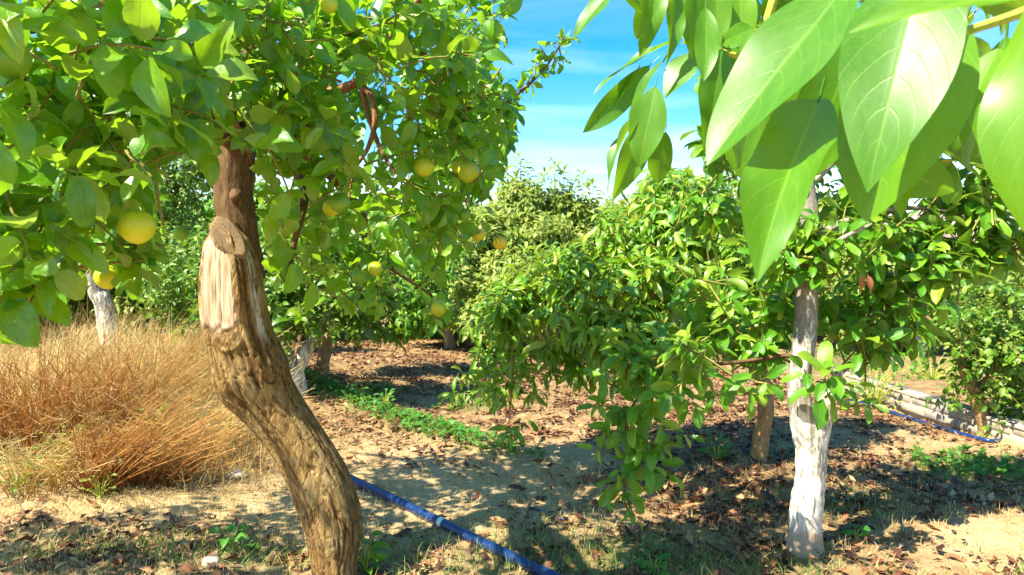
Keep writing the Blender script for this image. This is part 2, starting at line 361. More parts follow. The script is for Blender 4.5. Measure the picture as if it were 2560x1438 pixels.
def fruit_mat(name, c1, c2, dots):
    b = NB(name); tcn = b.n('TexCoord').outputs['Object']
    n = b.noise(tcn, 22, 4, 0.6)
    c = b.mix(b.ramp(n, [(0.35, 0.0), (0.65, 1.0)]), c1, c2)
    if dots:
        d = b.ramp(b.noise(tcn, 120, 2, 0.5), [(0.64, 0.0), (0.70, 1.0)]); c = b.mix(b.math('MULTIPLY', d, dots), c, (0.07, 0.06, 0.012))
    v = b.n('TexVoronoi'); b.set(v.inputs['Vector'], tcn); v.inputs['Scale'].default_value = 260
    return b.done(b.principled(c, 0.38, 0.5, b.bump(b.math('ADD', v.outputs['Distance'], b.math('MULTIPLY', n, 0.8)), 0.25, 0.002)))
M['f_yellow'] = fruit_mat('yellow_rind', (0.49, 0.54, 0.008), (0.58, 0.57, 0.010), 0.1)
M['f_lime'] = fruit_mat('yellow_green_rind', (0.36, 0.50, 0.02), (0.50, 0.55, 0.03), 0.3)
M['f_speck'] = fruit_mat('speckled_rind', (0.35, 0.48, 0.015), (0.50, 0.54, 0.02), 0.95)
M['f_green'] = fruit_mat('green_rind', (0.11, 0.27, 0.008), (0.18, 0.34, 0.010), 0.3)
M['f_orange'] = fruit_mat('orange_rind', (0.58, 0.47, 0.015), (0.62, 0.52, 0.02), 0.8)
def ground_mat():
    b = NB('orchard_soil'); tcn = b.n('TexCoord').outputs['Object']
    n1 = b.noise(tcn, 0.9, 6, 0.6, 0.3); n2 = b.noise(tcn, 7, 8, 0.68); n3 = b.noise(tcn, 60, 4, 0.7)
    at_ = b.n('Attribute'); at_.attribute_name = 'mask'; sp = b.n('SeparateColor'); b.set(sp.inputs[0], at_.outputs['Color'])
    sand = b.ramp(n2, [(0.28, (0.29, 0.185, 0.075)), (0.48, (0.48, 0.345, 0.17)), (0.72, (0.60, 0.465, 0.27))])
    humus = b.ramp(n2, [(0.3, (0.10, 0.055, 0.026)), (0.5, (0.26, 0.165, 0.075)), (0.72, (0.47, 0.34, 0.18))])
    m = b.math('ADD', sp.outputs[0], b.math('MULTIPLY', b.math('SUBTRACT', n2, 0.5), 1.3), clamp=True)
    c = b.mix(m, sand, humus)
    c = b.mix(b.ramp(n3, [(0.55, 0.0), (0.70, 0.55)]), c, (0.13, 0.075, 0.04))
    c = b.mix(b.ramp(n3, [(0.28, 0.4), (0.38, 0.0)]), c, (0.60, 0.50, 0.36))
    c = b.mix(b.math('MULTIPLY', sp.outputs[1], b.ramp(n2, [(0.4, 0.2), (0.6, 1.0)])), c, (0.10, 0.13, 0.04))
    h = b.math('ADD', n2, b.math('MULTIPLY', n3, 0.35))
    return b.done(b.principled(c, 0.95, 0.1, b.bump(h, 0.9, 0.03)))
M['ground'] = ground_mat()
def hill_mat():
    b = NB('dry_hillside'); n = b.noise(b.n('TexCoord').outputs['Object'], 0.03, 8, 0.65)
    n2 = b.noise(b.n('TexCoord').outputs['Object'], 0.25, 5, 0.6)
    c = b.ramp(n, [(0.35, (0.22, 0.16, 0.13)), (0.55, (0.34, 0.27, 0.22)), (0.7, (0.25, 0.24, 0.17))])
    c = b.mix(b.ramp(n2, [(0.55, 0.0), (0.65, 0.6)]), c, (0.16, 0.18, 0.10))
    return b.done(b.principled(c, 1.0, 0.05))
M['hill'] = hill_mat()
def pipe_mat(name, col):
    b = NB(name); tcn = b.n('TexCoord').outputs['Object']
    n = b.noise(tcn, 9, 6, 0.65); d = b.ramp(b.noise(tcn, 45, 5, 0.65), [(0.54, 0.0), (0.70, 0.3)])
    c = b.mix(d, b.mix(n, col, tuple(x * 0.6 for x in col)), (0.24, 0.19, 0.13))
    return b.done(b.principled(c, b.math('ADD', 0.30, b.math('MULTIPLY', d, 0.5)), 0.5, b.bump(n, 0.1, 0.004)))
M['pipe'] = pipe_mat('blue_pipe_plastic', (0.006, 0.032, 0.12)); M['hose'] = pipe_mat('hose_plastic', (0.01, 0.04, 0.15)); M['tube'] = pipe_mat('drip_tube_plastic', (0.03, 0.05, 0.09))
b_ = NB('white_band'); M['band'] = b_.done(b_.principled(b_.ramp(b_.noise(b_.n('TexCoord').outputs['Object'], 60, 4), [(0.4, (0.55, 0.55, 0.52)), (0.6, (0.78, 0.78, 0.76))]), 0.5, 0.4))
def block_mat():
    b = NB('concrete_block'); tcn = b.n('TexCoord').outputs['Object']; r = b.n('ObjectInfo').outputs['Random']
    n = b.noise(tcn, 14, 8, 0.7); c = b.ramp(n, [(0.3, (0.27, 0.23, 0.17)), (0.6, (0.44, 0.39, 0.30)), (0.8, (0.53, 0.47, 0.37))])
    c = b.mix(b.math('MULTIPLY', r, 0.35), c, (0.30, 0.24, 0.17))
    return b.done(b.principled(c, 0.95, 0.1, b.bump(n, 0.6, 0.01)))
M['block'] = block_mat()
b_ = NB('mortar'); M['mortar'] = b_.done(b_.principled(b_.ramp(b_.noise(b_.n('TexCoord').outputs['Object'], 20, 6), [(0.3, (0.22, 0.19, 0.15)), (0.7, (0.38, 0.34, 0.28))]), 0.95, 0.1))
b_ = NB('pale_stone'); M['stone'] = b_.done(b_.principled(b_.ramp(b_.noise(b_.n('TexCoord').outputs['Object'], 30, 6), [(0.3, (0.30, 0.25, 0.19)), (0.7, (0.50, 0.44, 0.36))]), 0.9, 0.1))

# ---------------------------------------------------------------- leaf templates (base at origin, along +X, normal +Z)
def leaf_template(nu, nv, width, fold=0.25, droop=0.3, wave=0.03, peak=0.42, tip=0.8, twist=0.0, corr=0.0, nveins=9, petiole=0.12, ph=0.0, basep=0.62):
    us = np.linspace(0, 1, nu + 1); vs = np.linspace(-1, 1, nv + 1)
    a = basep; b = a * (1 - peak) / peak
    prof = us ** a * (1 - us) ** (b * tip + (1 - tip) * 0.5); prof = prof / prof.max()
    prof = np.maximum(prof, 0.012)
    X = np.zeros((nu + 1, nv + 1)); Y = X.copy(); Z = X.copy()
    ang = droop * us * us * 1.4 - droop * 0.25                       # slope of the midrib along the blade
    x = np.concatenate([[0], np.cumsum(np.cos((ang[1:] + ang[:-1]) / 2) / nu)]); z = -np.concatenate([[0], np.cumsum(np.sin((ang[1:] + ang[:-1]) / 2) / nu)])
    for i, u in enumerate(us):
        w = width * 0.5 * prof[i]; tw = twist * u
        yy = vs * w * math.cos(math.atan(fold) * 0.9); zz = np.abs(vs) ** 1.3 * w * fold + wave * np.sin(u * 9 + ph + np.sign(vs) * 0.9) * np.abs(vs) ** 2 * w * 4
        if corr:
            k = (u - np.abs(vs) * 0.27) * nveins * 2 * np.pi
            zz = zz + corr * np.cos(k) * np.minimum(1, np.abs(vs) * 3) * (1 - np.abs(vs) ** 4) * prof[i]
        Y[i] = yy * math.cos(tw) - zz * math.sin(tw); Zr = yy * math.sin(tw) + zz * math.cos(tw)
        X[i] = x[i] + Zr * math.sin(ang[i]); Z[i] = z[i] + Zr * math.cos(ang[i])
        Y[i] += 0.035 * math.sin(u * 3 + ph)
    V = np.stack([X, Y, Z], -1).reshape(-1, 3)
    U = np.stack(np.broadcast_arrays(us[:, None], (vs[None] * 0.5 + 0.5)), -1).reshape(-1, 2)
    idx = np.arange((nu + 1) * (nv + 1)).reshape(nu + 1, nv + 1)
    F = np.stack([idx[:-1, :-1], idx[1:, :-1], idx[1:, 1:], idx[:-1, 1:]], -1).reshape(-1, 4)
    if petiole:
        n0 = len(V); r = 0.012; y0 = 0.035 * math.sin(ph)
        V = np.vstack([V, [[-petiole, y0 - r, 0.02], [-petiole, y0 + r, 0.02], [0.04, y0 + r, 0.0], [0.04, y0 - r, 0.0], [-petiole, y0, 0.02 - 2 * r], [0.04, y0, -2 * r]]])
        U = np.vstack([U, [[0, 0.5]] * 6]); F = np.vstack([F, [[n0, n0 + 3, n0 + 2, n0 + 1], [n0, n0 + 4, n0 + 5, n0 + 3], [n0 + 1, n0 + 2, n0 + 5, n0 + 4]]])
    return V, F, U
T_CIT = [leaf_template(7, 4, random.uniform(.50, .62), random.uniform(.15, .5), random.uniform(.1, .8), random.uniform(.02, .07), random.uniform(.36, .45), 0.8, random.uniform(-.5, .5), ph=random.uniform(0, 6)) for _ in range(8)]
T_AVO = [leaf_template(7, 4, random.uniform(.36, .46), random.uniform(.15, .45), random.uniform(.3, 1.0), random.uniform(.02, .05), random.uniform(.46, .55), 0.9, random.uniform(-.4, .4), ph=random.uniform(0, 6), petiole=0.16) for _ in range(8)]
T_FAR = [leaf_template(3, 2, random.uniform(.28, .36), .35, random.uniform(.5, 1.1), 0, .5, 0.9, random.uniform(-.3, .3), ph=random.uniform(0, 6), petiole=0) for _ in range(4)]
T_BIG = [leaf_template(28, 12, 1.0, random.uniform(.06, .16), random.uniform(.15, .4), random.uniform(.008, .022), random.uniform(.42, .48), 1.0, random.uniform(-.12, .12), corr=0.0022, ph=random.uniform(0, 6), petiole=0.14, basep=.78) for _ in range(6)]
T_LONG = [leaf_template(7, 4, random.uniform(.24, .31), random.uniform(.15, .45), random.uniform(.4, 1.1), random.uniform(.02, .05), random.uniform(.42, .5), 1.0, random.uniform(-.5, .5), ph=random.uniform(0, 6), petiole=0.16, basep=.72) for _ in range(8)]
T_SMALL = [leaf_template(4, 2, random.uniform(.48, .6), random.uniform(.15, .5), random.uniform(.1, .8), 0, .42, 0.85, random.uniform(-.5, .5), ph=random.uniform(0, 6), petiole=0) for _ in range(6)]
T_LIT = [leaf_template(2, 2, .42, random.uniform(.2, .8), random.uniform(-.6, .8), 0, .5, 0.9, random.uniform(-1, 1), petiole=0) for _ in range(5)]

def frames(P, D, N, L, Wd=None):
    """(n,3) base points, axes, normals -> (n,4,4)"""
    D = D / (np.linalg.norm(D, axis=1)[:, None] + 1e-9); Z = N - D * (N * D).sum(1)[:, None]
    Z = Z / (np.linalg.norm(Z, axis=1)[:, None] + 1e-9); Y = np.cross(Z, D)
    Mx = np.zeros((len(P), 4, 4)); L = np.asarray(L); Wd = L if Wd is None else Wd
    Mx[:, :3, 0] = D * L[:, None]; Mx[:, :3, 1] = Y * Wd[:, None]; Mx[:, :3, 2] = Z * L[:, None]; Mx[:, :3, 3] = P; Mx[:, 3, 3] = 1
    return Mx
def bake(name, mats4, var, templates, mat):
    """join many leaves into one mesh"""
    acc = Acc()
    for k, (V, F, U) in enumerate(templates):
        m = mats4[var == k]
        if not len(m): continue
        Vh = np.concatenate([V, np.ones((len(V), 1))], 1)
        W = np.einsum('nij,vj->nvi', m, Vh)[..., :3].reshape(-1, 3)
        FF = (F[None] + (np.arange(len(m)) * len(V))[:, None, None]).reshape(-1, 4)
        acc.add(W, FF, np.tile(U, (len(m), 1)))
    return acc.mesh(name, mat)

class Leaves:
    def __init__(s): s.M = []; s.tw = Acc()
    def twig(s, path, r0, r1, sides=4):
        P = np.asarray(path); V, F, U = tube(P, np.linspace(r0, r1, len(P)), sides, caps=False); s.tw.add(V, F, U)
    def all(s): return np.concatenate(s.M)
def unit(v): return v / (np.linalg.norm(v, axis=-1, keepdims=True) + 1e-9)
GA = 2.39996
def avocado_shoot(lv, tip, d, rng, n=10, L=0.15, spread=1.0, back=0.25, sag=0.6, root=None):
    """a shoot ending in a rosette of leaves"""
    d = unit(np.asarray(d, float)); a = unit(np.cross(d, [0.3, 0.2, 1.0]) + 1e-6); b = np.cross(d, a)
    k = np.arange(n); t = (k / max(n - 1, 1)) ** 0.8
    pos = tip - d[None] * (0.13 * L / 0.15) * (1 - t)[:, None]
    phi = k * GA + rng.uniform(0, 6.28); rad = np.cos(phi)[:, None] * a + np.sin(phi)[:, None] * b
    tilt = np.radians(85 - 40 * t + rng.normal(0, 12, n)) * spread
    D = np.cos(tilt)[:, None] * d + np.sin(tilt)[:, None] * rad
    D[:, 2] -= sag * rng.uniform(0.5, 1.3, n); D = unit(D)
    N = d[None] * 0.5 + np.array([0.05, -0.1, 0.6]) - rad * 0.1 + rng.normal(0, 0.28, (n, 3))
    N[D[:, 2] < -0.8] += (rad * 0.9)[D[:, 2] < -0.8]
    Ls = L * rng.uniform(0.65, 1.2, n) * (1 - 0.35 * t)
    lv.M.append(frames(pos + D * (0.14 * Ls)[:, None], D, N, Ls))
    r = root if root is not None else tip - d * back + np.array([0, 0, -0.05])
    lv.twig(np.array([r, (r + tip) / 2 + rng.normal(0, 0.012, 3), tip]), 0.006, 0.003)
def citrus_shoot(lv, root, d, rng, n=8, L=0.085, length=0.25, sag=0.35, L0=0.55):
    d = unit(np.asarray(d, float)); m = 5; pts = [np.asarray(root, float)]; v = d.copy(); 
    for i in range(m):
        v = unit(v + np.array([0, 0, -0.16 * sag]) + rng.normal(0, 0.10, 3)); pts.append(pts[-1] + v * length / m)
    pts = np.array(pts); t = np.linspace(0.15, 1, n) ; f = t * m; i0 = np.minimum(f.astype(int), m - 1); fr = (f - i0)[:, None]
    pos = pts[i0] * (1 - fr) + pts[i0 + 1] * fr; tang = unit(pts[i0 + 1] - pts[i0])
    a = unit(np.cross(tang, [0.1, 0.25, 1.0])); b = np.cross(tang, a)
    phi = np.arange(n) * GA + rng.uniform(0, 6.28); rad = np.cos(phi)[:, None] * a + np.sin(phi)[:, None] * b
    D = tang * rng.uniform(0.2, 0.8, n)[:, None] + rad; D[:, 2] -= sag * rng.uniform(0.2, 1.5, n); D = unit(D)
    N = np.array([0.12, -0.45, 0.75]) + rng.normal(0, 0.40, (n, 3))
    Ls = L * rng.uniform(L0, 1.25, n)
    lv.M.append(frames(pos + D * (0.12 * Ls)[:, None], D, N, Ls, Ls * rng.uniform(0.8, 1.15, n)))
    lv.twig(pts, 0.0045, 0.002)

def ellipsoid_points(c, r, n, rng, shell=0.45):
    v = unit(rng.normal(size=(n, 3))); rr = rng.uniform(0, 1, n) ** shell
    return c + v * rr[:, None] * np.asarray(r), v

OCC = []          # leaves of all near trees: (tree key, matrices)
def finish_tree(root, lv, templates, mat, rng, twigmat, split=True, key=None, name='foliage'):
    A = lv.all(); var = rng.integers(0, len(templates), len(A))
    if lv.tw.n: link('twigs', lv.tw.mesh('twigs', twigmat), root, kind='stuff')
    if split: OCC.append((root, A, var, templates, mat))
    else: link(name, bake(name, A, var, templates, mat), root, kind='stuff')

def px_clumps(lst): return [(at(a, b, c), r if isinstance(r, tuple) else (r, r, r * 0.85), n) for a, b, c, r, n in lst]
def avocado_clumps(lv, clumps, rng, L=0.15, n=10, up=0.45, sag=0.6, face=0.0, crown_c=None):
    for c, r, cnt in clumps:
        P, v = ellipsoid_points(c, r, cnt, rng)
        for p, q in zip(P, v):
            d = q * 0.8 + np.array([0, -face, up]) + rng.normal(0, 0.25, 3)
            if crown_c is not None: d = d + 0.5 * unit(p - crown_c)
            avocado_shoot(lv, p, d, rng, n=int(rng.integers(n - 3, n + 3)), L=L, sag=sag)
def citrus_clumps(lv, clumps, rng, L=0.085, length=0.25, n=8, sag=0.35, keep=None):
    for c, r, cnt in clumps:
        P, v = ellipsoid_points(c, np.asarray(r) * 0.85, cnt, rng)
        for p, q in zip(P, v):
            d = q * 0.8 + np.array([0, -0.15, 0.15]) + rng.normal(0, 0.4, 3)
            ln = length * rng.uniform(.7, 1.2)
            if keep is not None and keep(np.array([p + unit(d) * ln * .6]))[0] < .5: continue
            citrus_shoot(lv, p, d, rng, n=int(rng.integers(n - 2, n + 3)), L=L, length=ln, sag=sag)
            if keep is not None:
                A = lv.M[-1]; lv.M[-1] = A[keep(A[:, :3, 3] + A[:, :3, 0] * .55) > rng.uniform(0, 1, len(A))]
                if len(lv.M[-1]) < .6 * len(A):
                    lv.tw.n -= len(lv.tw.V[-1]); lv.tw.V.pop(); lv.tw.F.pop(); lv.tw.U.pop(); lv.tw.C.pop()

#@@STRUCTURE
# ---------------------------------------------------------------- ground
def litter_density(x, y):
    """0..1 how much leaf litter lies here"""
    n = 0.5 + 0.25 * np.sin(x * 1.7 + 1.3 * np.sin(y * 1.1)) + 0.25 * np.sin(y * 2.1 + 1.7 * np.sin(x * 0.9 + 2)) 
    d = 0.30 + 0.55 * n + 0.5 * smooth(7.5, 10, y) + 0.42 * smooth(5.2, 6.6, y)
    d = d + 0.75 * np.exp(-((x + 0.9) / 1.3) ** 2 - ((y - 8.2) / 1.3) ** 2)          # brown carpet behind
    d = d + 0.8 * np.exp(-((x - 1.6) / 1.1) ** 2 - ((y - 5.0) / 1.3) ** 2) + 0.5 * np.exp(-((x - 2.3) / 0.6) ** 2 - ((y - 4.6) / 0.6) ** 2)
    d = d - 0.9 * np.exp(-((x - 0.45) / 0.55) ** 2 - ((y - 5.35) / 0.42) ** 2)        # bare sand
    d = d - 0.8 * np.exp(-((x + 0.75) / 0.5) ** 2 - ((y - 7.3) / 0.35) ** 2)
    d = d - 0.9 * np.exp(-((x - 2.55) / 0.5) ** 2 - ((y - 3.75) / 0.28) ** 2)
    d = d - 0.7 * np.exp(-((x + 1.9) / 0.9) ** 2 - ((y - 4.1) / 0.35) ** 2)
    d = d - 0.35 * np.exp(-((x + 0.3) / 0.9) ** 2 - ((y - 4.5) / 0.35) ** 2)
    return np.clip(d, 0, 1)
def green_density(x, y):
    rx = x + 0.12 + (y - 5.36) * 0.96
    g = 1.0 * np.exp(-(rx / 0.24) ** 2) * smooth(5.0, 5.5, y) * (1 - smooth(7.5, 8.3, y))
    g = g + 0.8 * np.exp(-((x - 0.35) / 0.7) ** 2 - ((y - 3.5) / 0.33) ** 2) + 0.5 * np.exp(-((x - 1.1) / 0.6) ** 2 - ((y - 3.4) / 0.2) ** 2) + 0.8 * np.exp(-((x + 1.6) / 0.9) ** 2 - ((y - 3.45) / 0.16) ** 2)
    g = g + 0.9 * np.exp(-((x - 3.2) / 0.35) ** 2 - ((y - 5.0) / 0.35) ** 2) + 0.6 * np.exp(-((x + 0.75) / 0.18) ** 2 - ((y - 6.1) / 0.3) ** 2)
    g = g + 0.5 * np.exp(-((x + 1.35) / 0.2) ** 2 - ((y - 7.6) / 0.4) ** 2) + 0.8 * np.exp(-((x - 2.9) / 0.5) ** 2 - ((y - 3.25) / 0.15) ** 2)
    g = g + 0.7 * np.exp(-((x + 0.4) / 0.3) ** 2 - ((y - 7.0) / 0.15) ** 2) + 0.6 * smooth(0.2, 0.6, wall_side(x, y)) * smooth(7, 9, y) * (0.5 + 0.5 * np.sin(x * 3) * np.sin(y * 2))
    g = g + 0.7 * np.exp(-((x - 1.9) / 0.4) ** 2 - ((y - 4.25) / 0.25) ** 2)
    return np.clip(g, 0, 1)
def graded(n, lim, k): 
    t = np.linspace(-1, 1, n); return np.sinh(t * k) / math.sinh(k) * lim
gx = graded(370, 1600, 7.6); gy = graded(370, 1600, 7.6) + 4.5
GX, GY = np.meshgrid(gx, gy, indexing='ij'); GZ = height(GX, GY)
near = np.exp(-((GX / 7) ** 2 + ((GY - 5) / 8) ** 2))
GZ = GZ + near * (0.010 * np.sin(GX * 11 + 3 * np.sin(GY * 7)) * np.sin(GY * 13 + 2 * np.sin(GX * 9)) + RNG.normal(0, 0.0035, GX.shape))
idx = np.arange(GX.size).reshape(GX.shape)
GF = np.stack([idx[:-1, :-1], idx[1:, :-1], idx[1:, 1:], idx[:-1, 1:]], -1).reshape(-1, 4)
ld = litter_density(GX, GY); gd = green_density(GX, GY)
gcol = np.stack([ld.ravel(), gd.ravel(), np.zeros(GX.size)], -1)
link('ground', new_mesh('ground', np.stack([GX, GY, GZ], -1).reshape(-1, 3), GF, M['ground'], None, gcol), kind='structure')

# hills on the skyline
def hills():
    n, m = 140, 16; az = np.linspace(R(-75), R(75), n)
    prof = 26 + 14 * np.sin(az * 3.1 + 0.6) + 9 * np.sin(az * 7.7 + 1) + 4 * np.sin(az * 19 + 2); prof = prof * (0.55 + 0.75 * smooth(R(5), R(38), az))
    V = []
    for j in range(m):
        t = j / (m - 1); r = 480 + 420 * t
        for i in range(n):
            z = -4 + prof[i] * 1.75 * math.sin(t * math.pi * 0.5) ** 1.2 + (3.0 * mnoise.noise(Vector((az[i] * 18, t * 5, 0))) + 1.5 * mnoise.noise(Vector((az[i] * 50, t * 14, 3)))) * t
            V.append((r * math.sin(az[i]), r * math.cos(az[i]), z))
    ix = np.arange(n * m).reshape(m, n); F = np.stack([ix[:-1, :-1], ix[:-1, 1:], ix[1:, 1:], ix[1:, :-1]], -1).reshape(-1, 4)
    link('hills', new_mesh('hills', np.array(V), F, M['hill']), kind='structure')
hills()

# ---------------------------------------------------------------- low block wall
def box(c, s, ax, ay, j=0.0, rng=None):
    """box centre c (3), half sizes s, axes ax, ay (3-vectors), chamfered top look by jitter"""
    az = np.array([0, 0, 1.0]); q = np.array([[x, y, z] for x in (-1, 1) for y in (-1, 1) for z in (-1, 1)], float) * s
    if j: q = q + rng.normal(0, j, q.shape)
    V = c + q[:, :1] * ax + q[:, 1:2] * ay + q[:, 2:] * az
    F = np.array([[0, 1, 3, 2], [4, 6, 7, 5], [0, 4, 5, 1], [2, 3, 7, 6], [0, 2, 6, 4], [1, 5, 7, 3]])
    return V, F
def block_wall():
    rng = np.random.default_rng(5)
    d = unit(WALL_B - WALL_A); ax = np.array([d[0], d[1], 0]); ay = np.array([d[1], -d[0], 0])
    base = np.array([WALL_A[0], WALL_A[1], 0.0]); start = -0.9; end = 2.9
    wall = thing('block_wall', 'low wall of pale concrete blocks holding the raised path behind the hose', 'wall', tuple(base))
    Lc = (start + end) / 2
    V, F = box(base + ax * Lc + ay * 0.075 + np.array([0, 0, 0.045]), np.array([(end - start) / 2, 0.069, 0.105]), ax, ay)
    link('mortar_core', new_mesh('mortar_core', V, F, M['mortar'], smooth_=False), wall)
    bl, bh = 0.40, 0.072
    for row in range(2):
        t = start - (bl / 2 if row else 0)
        while t < end:
            c = base + ax * (t + bl / 2) + ay * (0.075 + rng.normal(0, 0.003)) + np.array([0, 0, 0.025 + row * (bh + 0.007) + bh / 2 - 0.02])
            bm_V, bm_F = box(np.zeros(3), np.array([bl / 2 - 0.010, 0.076, bh / 2]), ax, ay, 0.0035, rng)
            o = link('block', new_mesh('block', bm_V, bm_F, M['block'], smooth_=False)); o.parent = wall; o.location = tuple(c - base)
            md = o.modifiers.new('bevel', 'BEVEL'); md.width = 0.008; md.segments = 1
            t += bl
    t = start
    while t < end:
        l = 0.62; c = base + ax * (t + l / 2) + ay * 0.08 + np.array([0, 0, 0.158 + rng.normal(0, 0.003)])
        V, F = box(np.zeros(3), np.array([l / 2 - 0.004, 0.082, 0.016]), ax, ay, 0.003, rng)
        o = link('coping_slab', new_mesh('coping_slab', V, F, M['block'], smooth_=False)); o.parent = wall; o.location = tuple(c - base)
        t += l
block_wall()

#@@TREES
FRUITS = [
    (343, 567, 88, 1.72, 'f_yellow', 'big bright yellow fruit hanging left of the leaning trunk'),
    (268, 693, 62, 2.15, 'f_yellow', 'yellow fruit above the whitewashed trunk beyond the weeds'),
    (163, 672, 62, 1.95, 'f_green', 'green fruit among the lowest leaves left of a yellow one'),
    (24, 150, 96, 1.34, 'f_green', 'large green fruit cut by the frame edge high in the leaves'),
    (850, 507, 52, 2.42, 'f_green', 'smooth green fruit right of the dark upper stem'),
    (828, 520, 44, 2.52, 'f_yellow', 'yellowish fruit peeping from behind a smooth green one'),
    (1060, 416, 53, 2.68, 'f_speck', 'speckled yellow green fruit left of the paired fruit'),
    (1172, 430, 56, 2.78, 'f_lime', 'front yellow green fruit of the touching pair'),
    (1148, 414, 44, 2.90, 'f_lime', 'rear fruit half hidden behind its touching twin'),
    (1162, 537, 30, 2.85, 'f_green', 'small unripe green fruit below the touching pair'),
    (1196, 588, 33, 3.05, 'f_orange', 'orange speckled fruit half under a leaf at the crown edge'),
    (1250, 607, 36, 3.2, 'f_orange', 'orange yellow fruit hanging lowest at the crown edge before the pale tree'),
    (939, 672, 37, 3.45, 'f_speck', 'yellow speckled fruit beside a green one on the drooping branch'),
    (897, 690, 34, 3.4, 'f_green', 'green fruit beside a speckled yellow one on the drooping branch'),
    (1097, 771, 40, 3.7, 'f_speck', 'yellow dotted fruit hanging alone on the lowest twig over the clearing'),
    (822, 10, 46, 2.15, 'f_lime', 'yellow green fruit at the top edge above the citrus leaves'),
    (452, 582, 38, 2.5, 'f_green', 'dark green fruit in the gap left of the sawn trunk')]
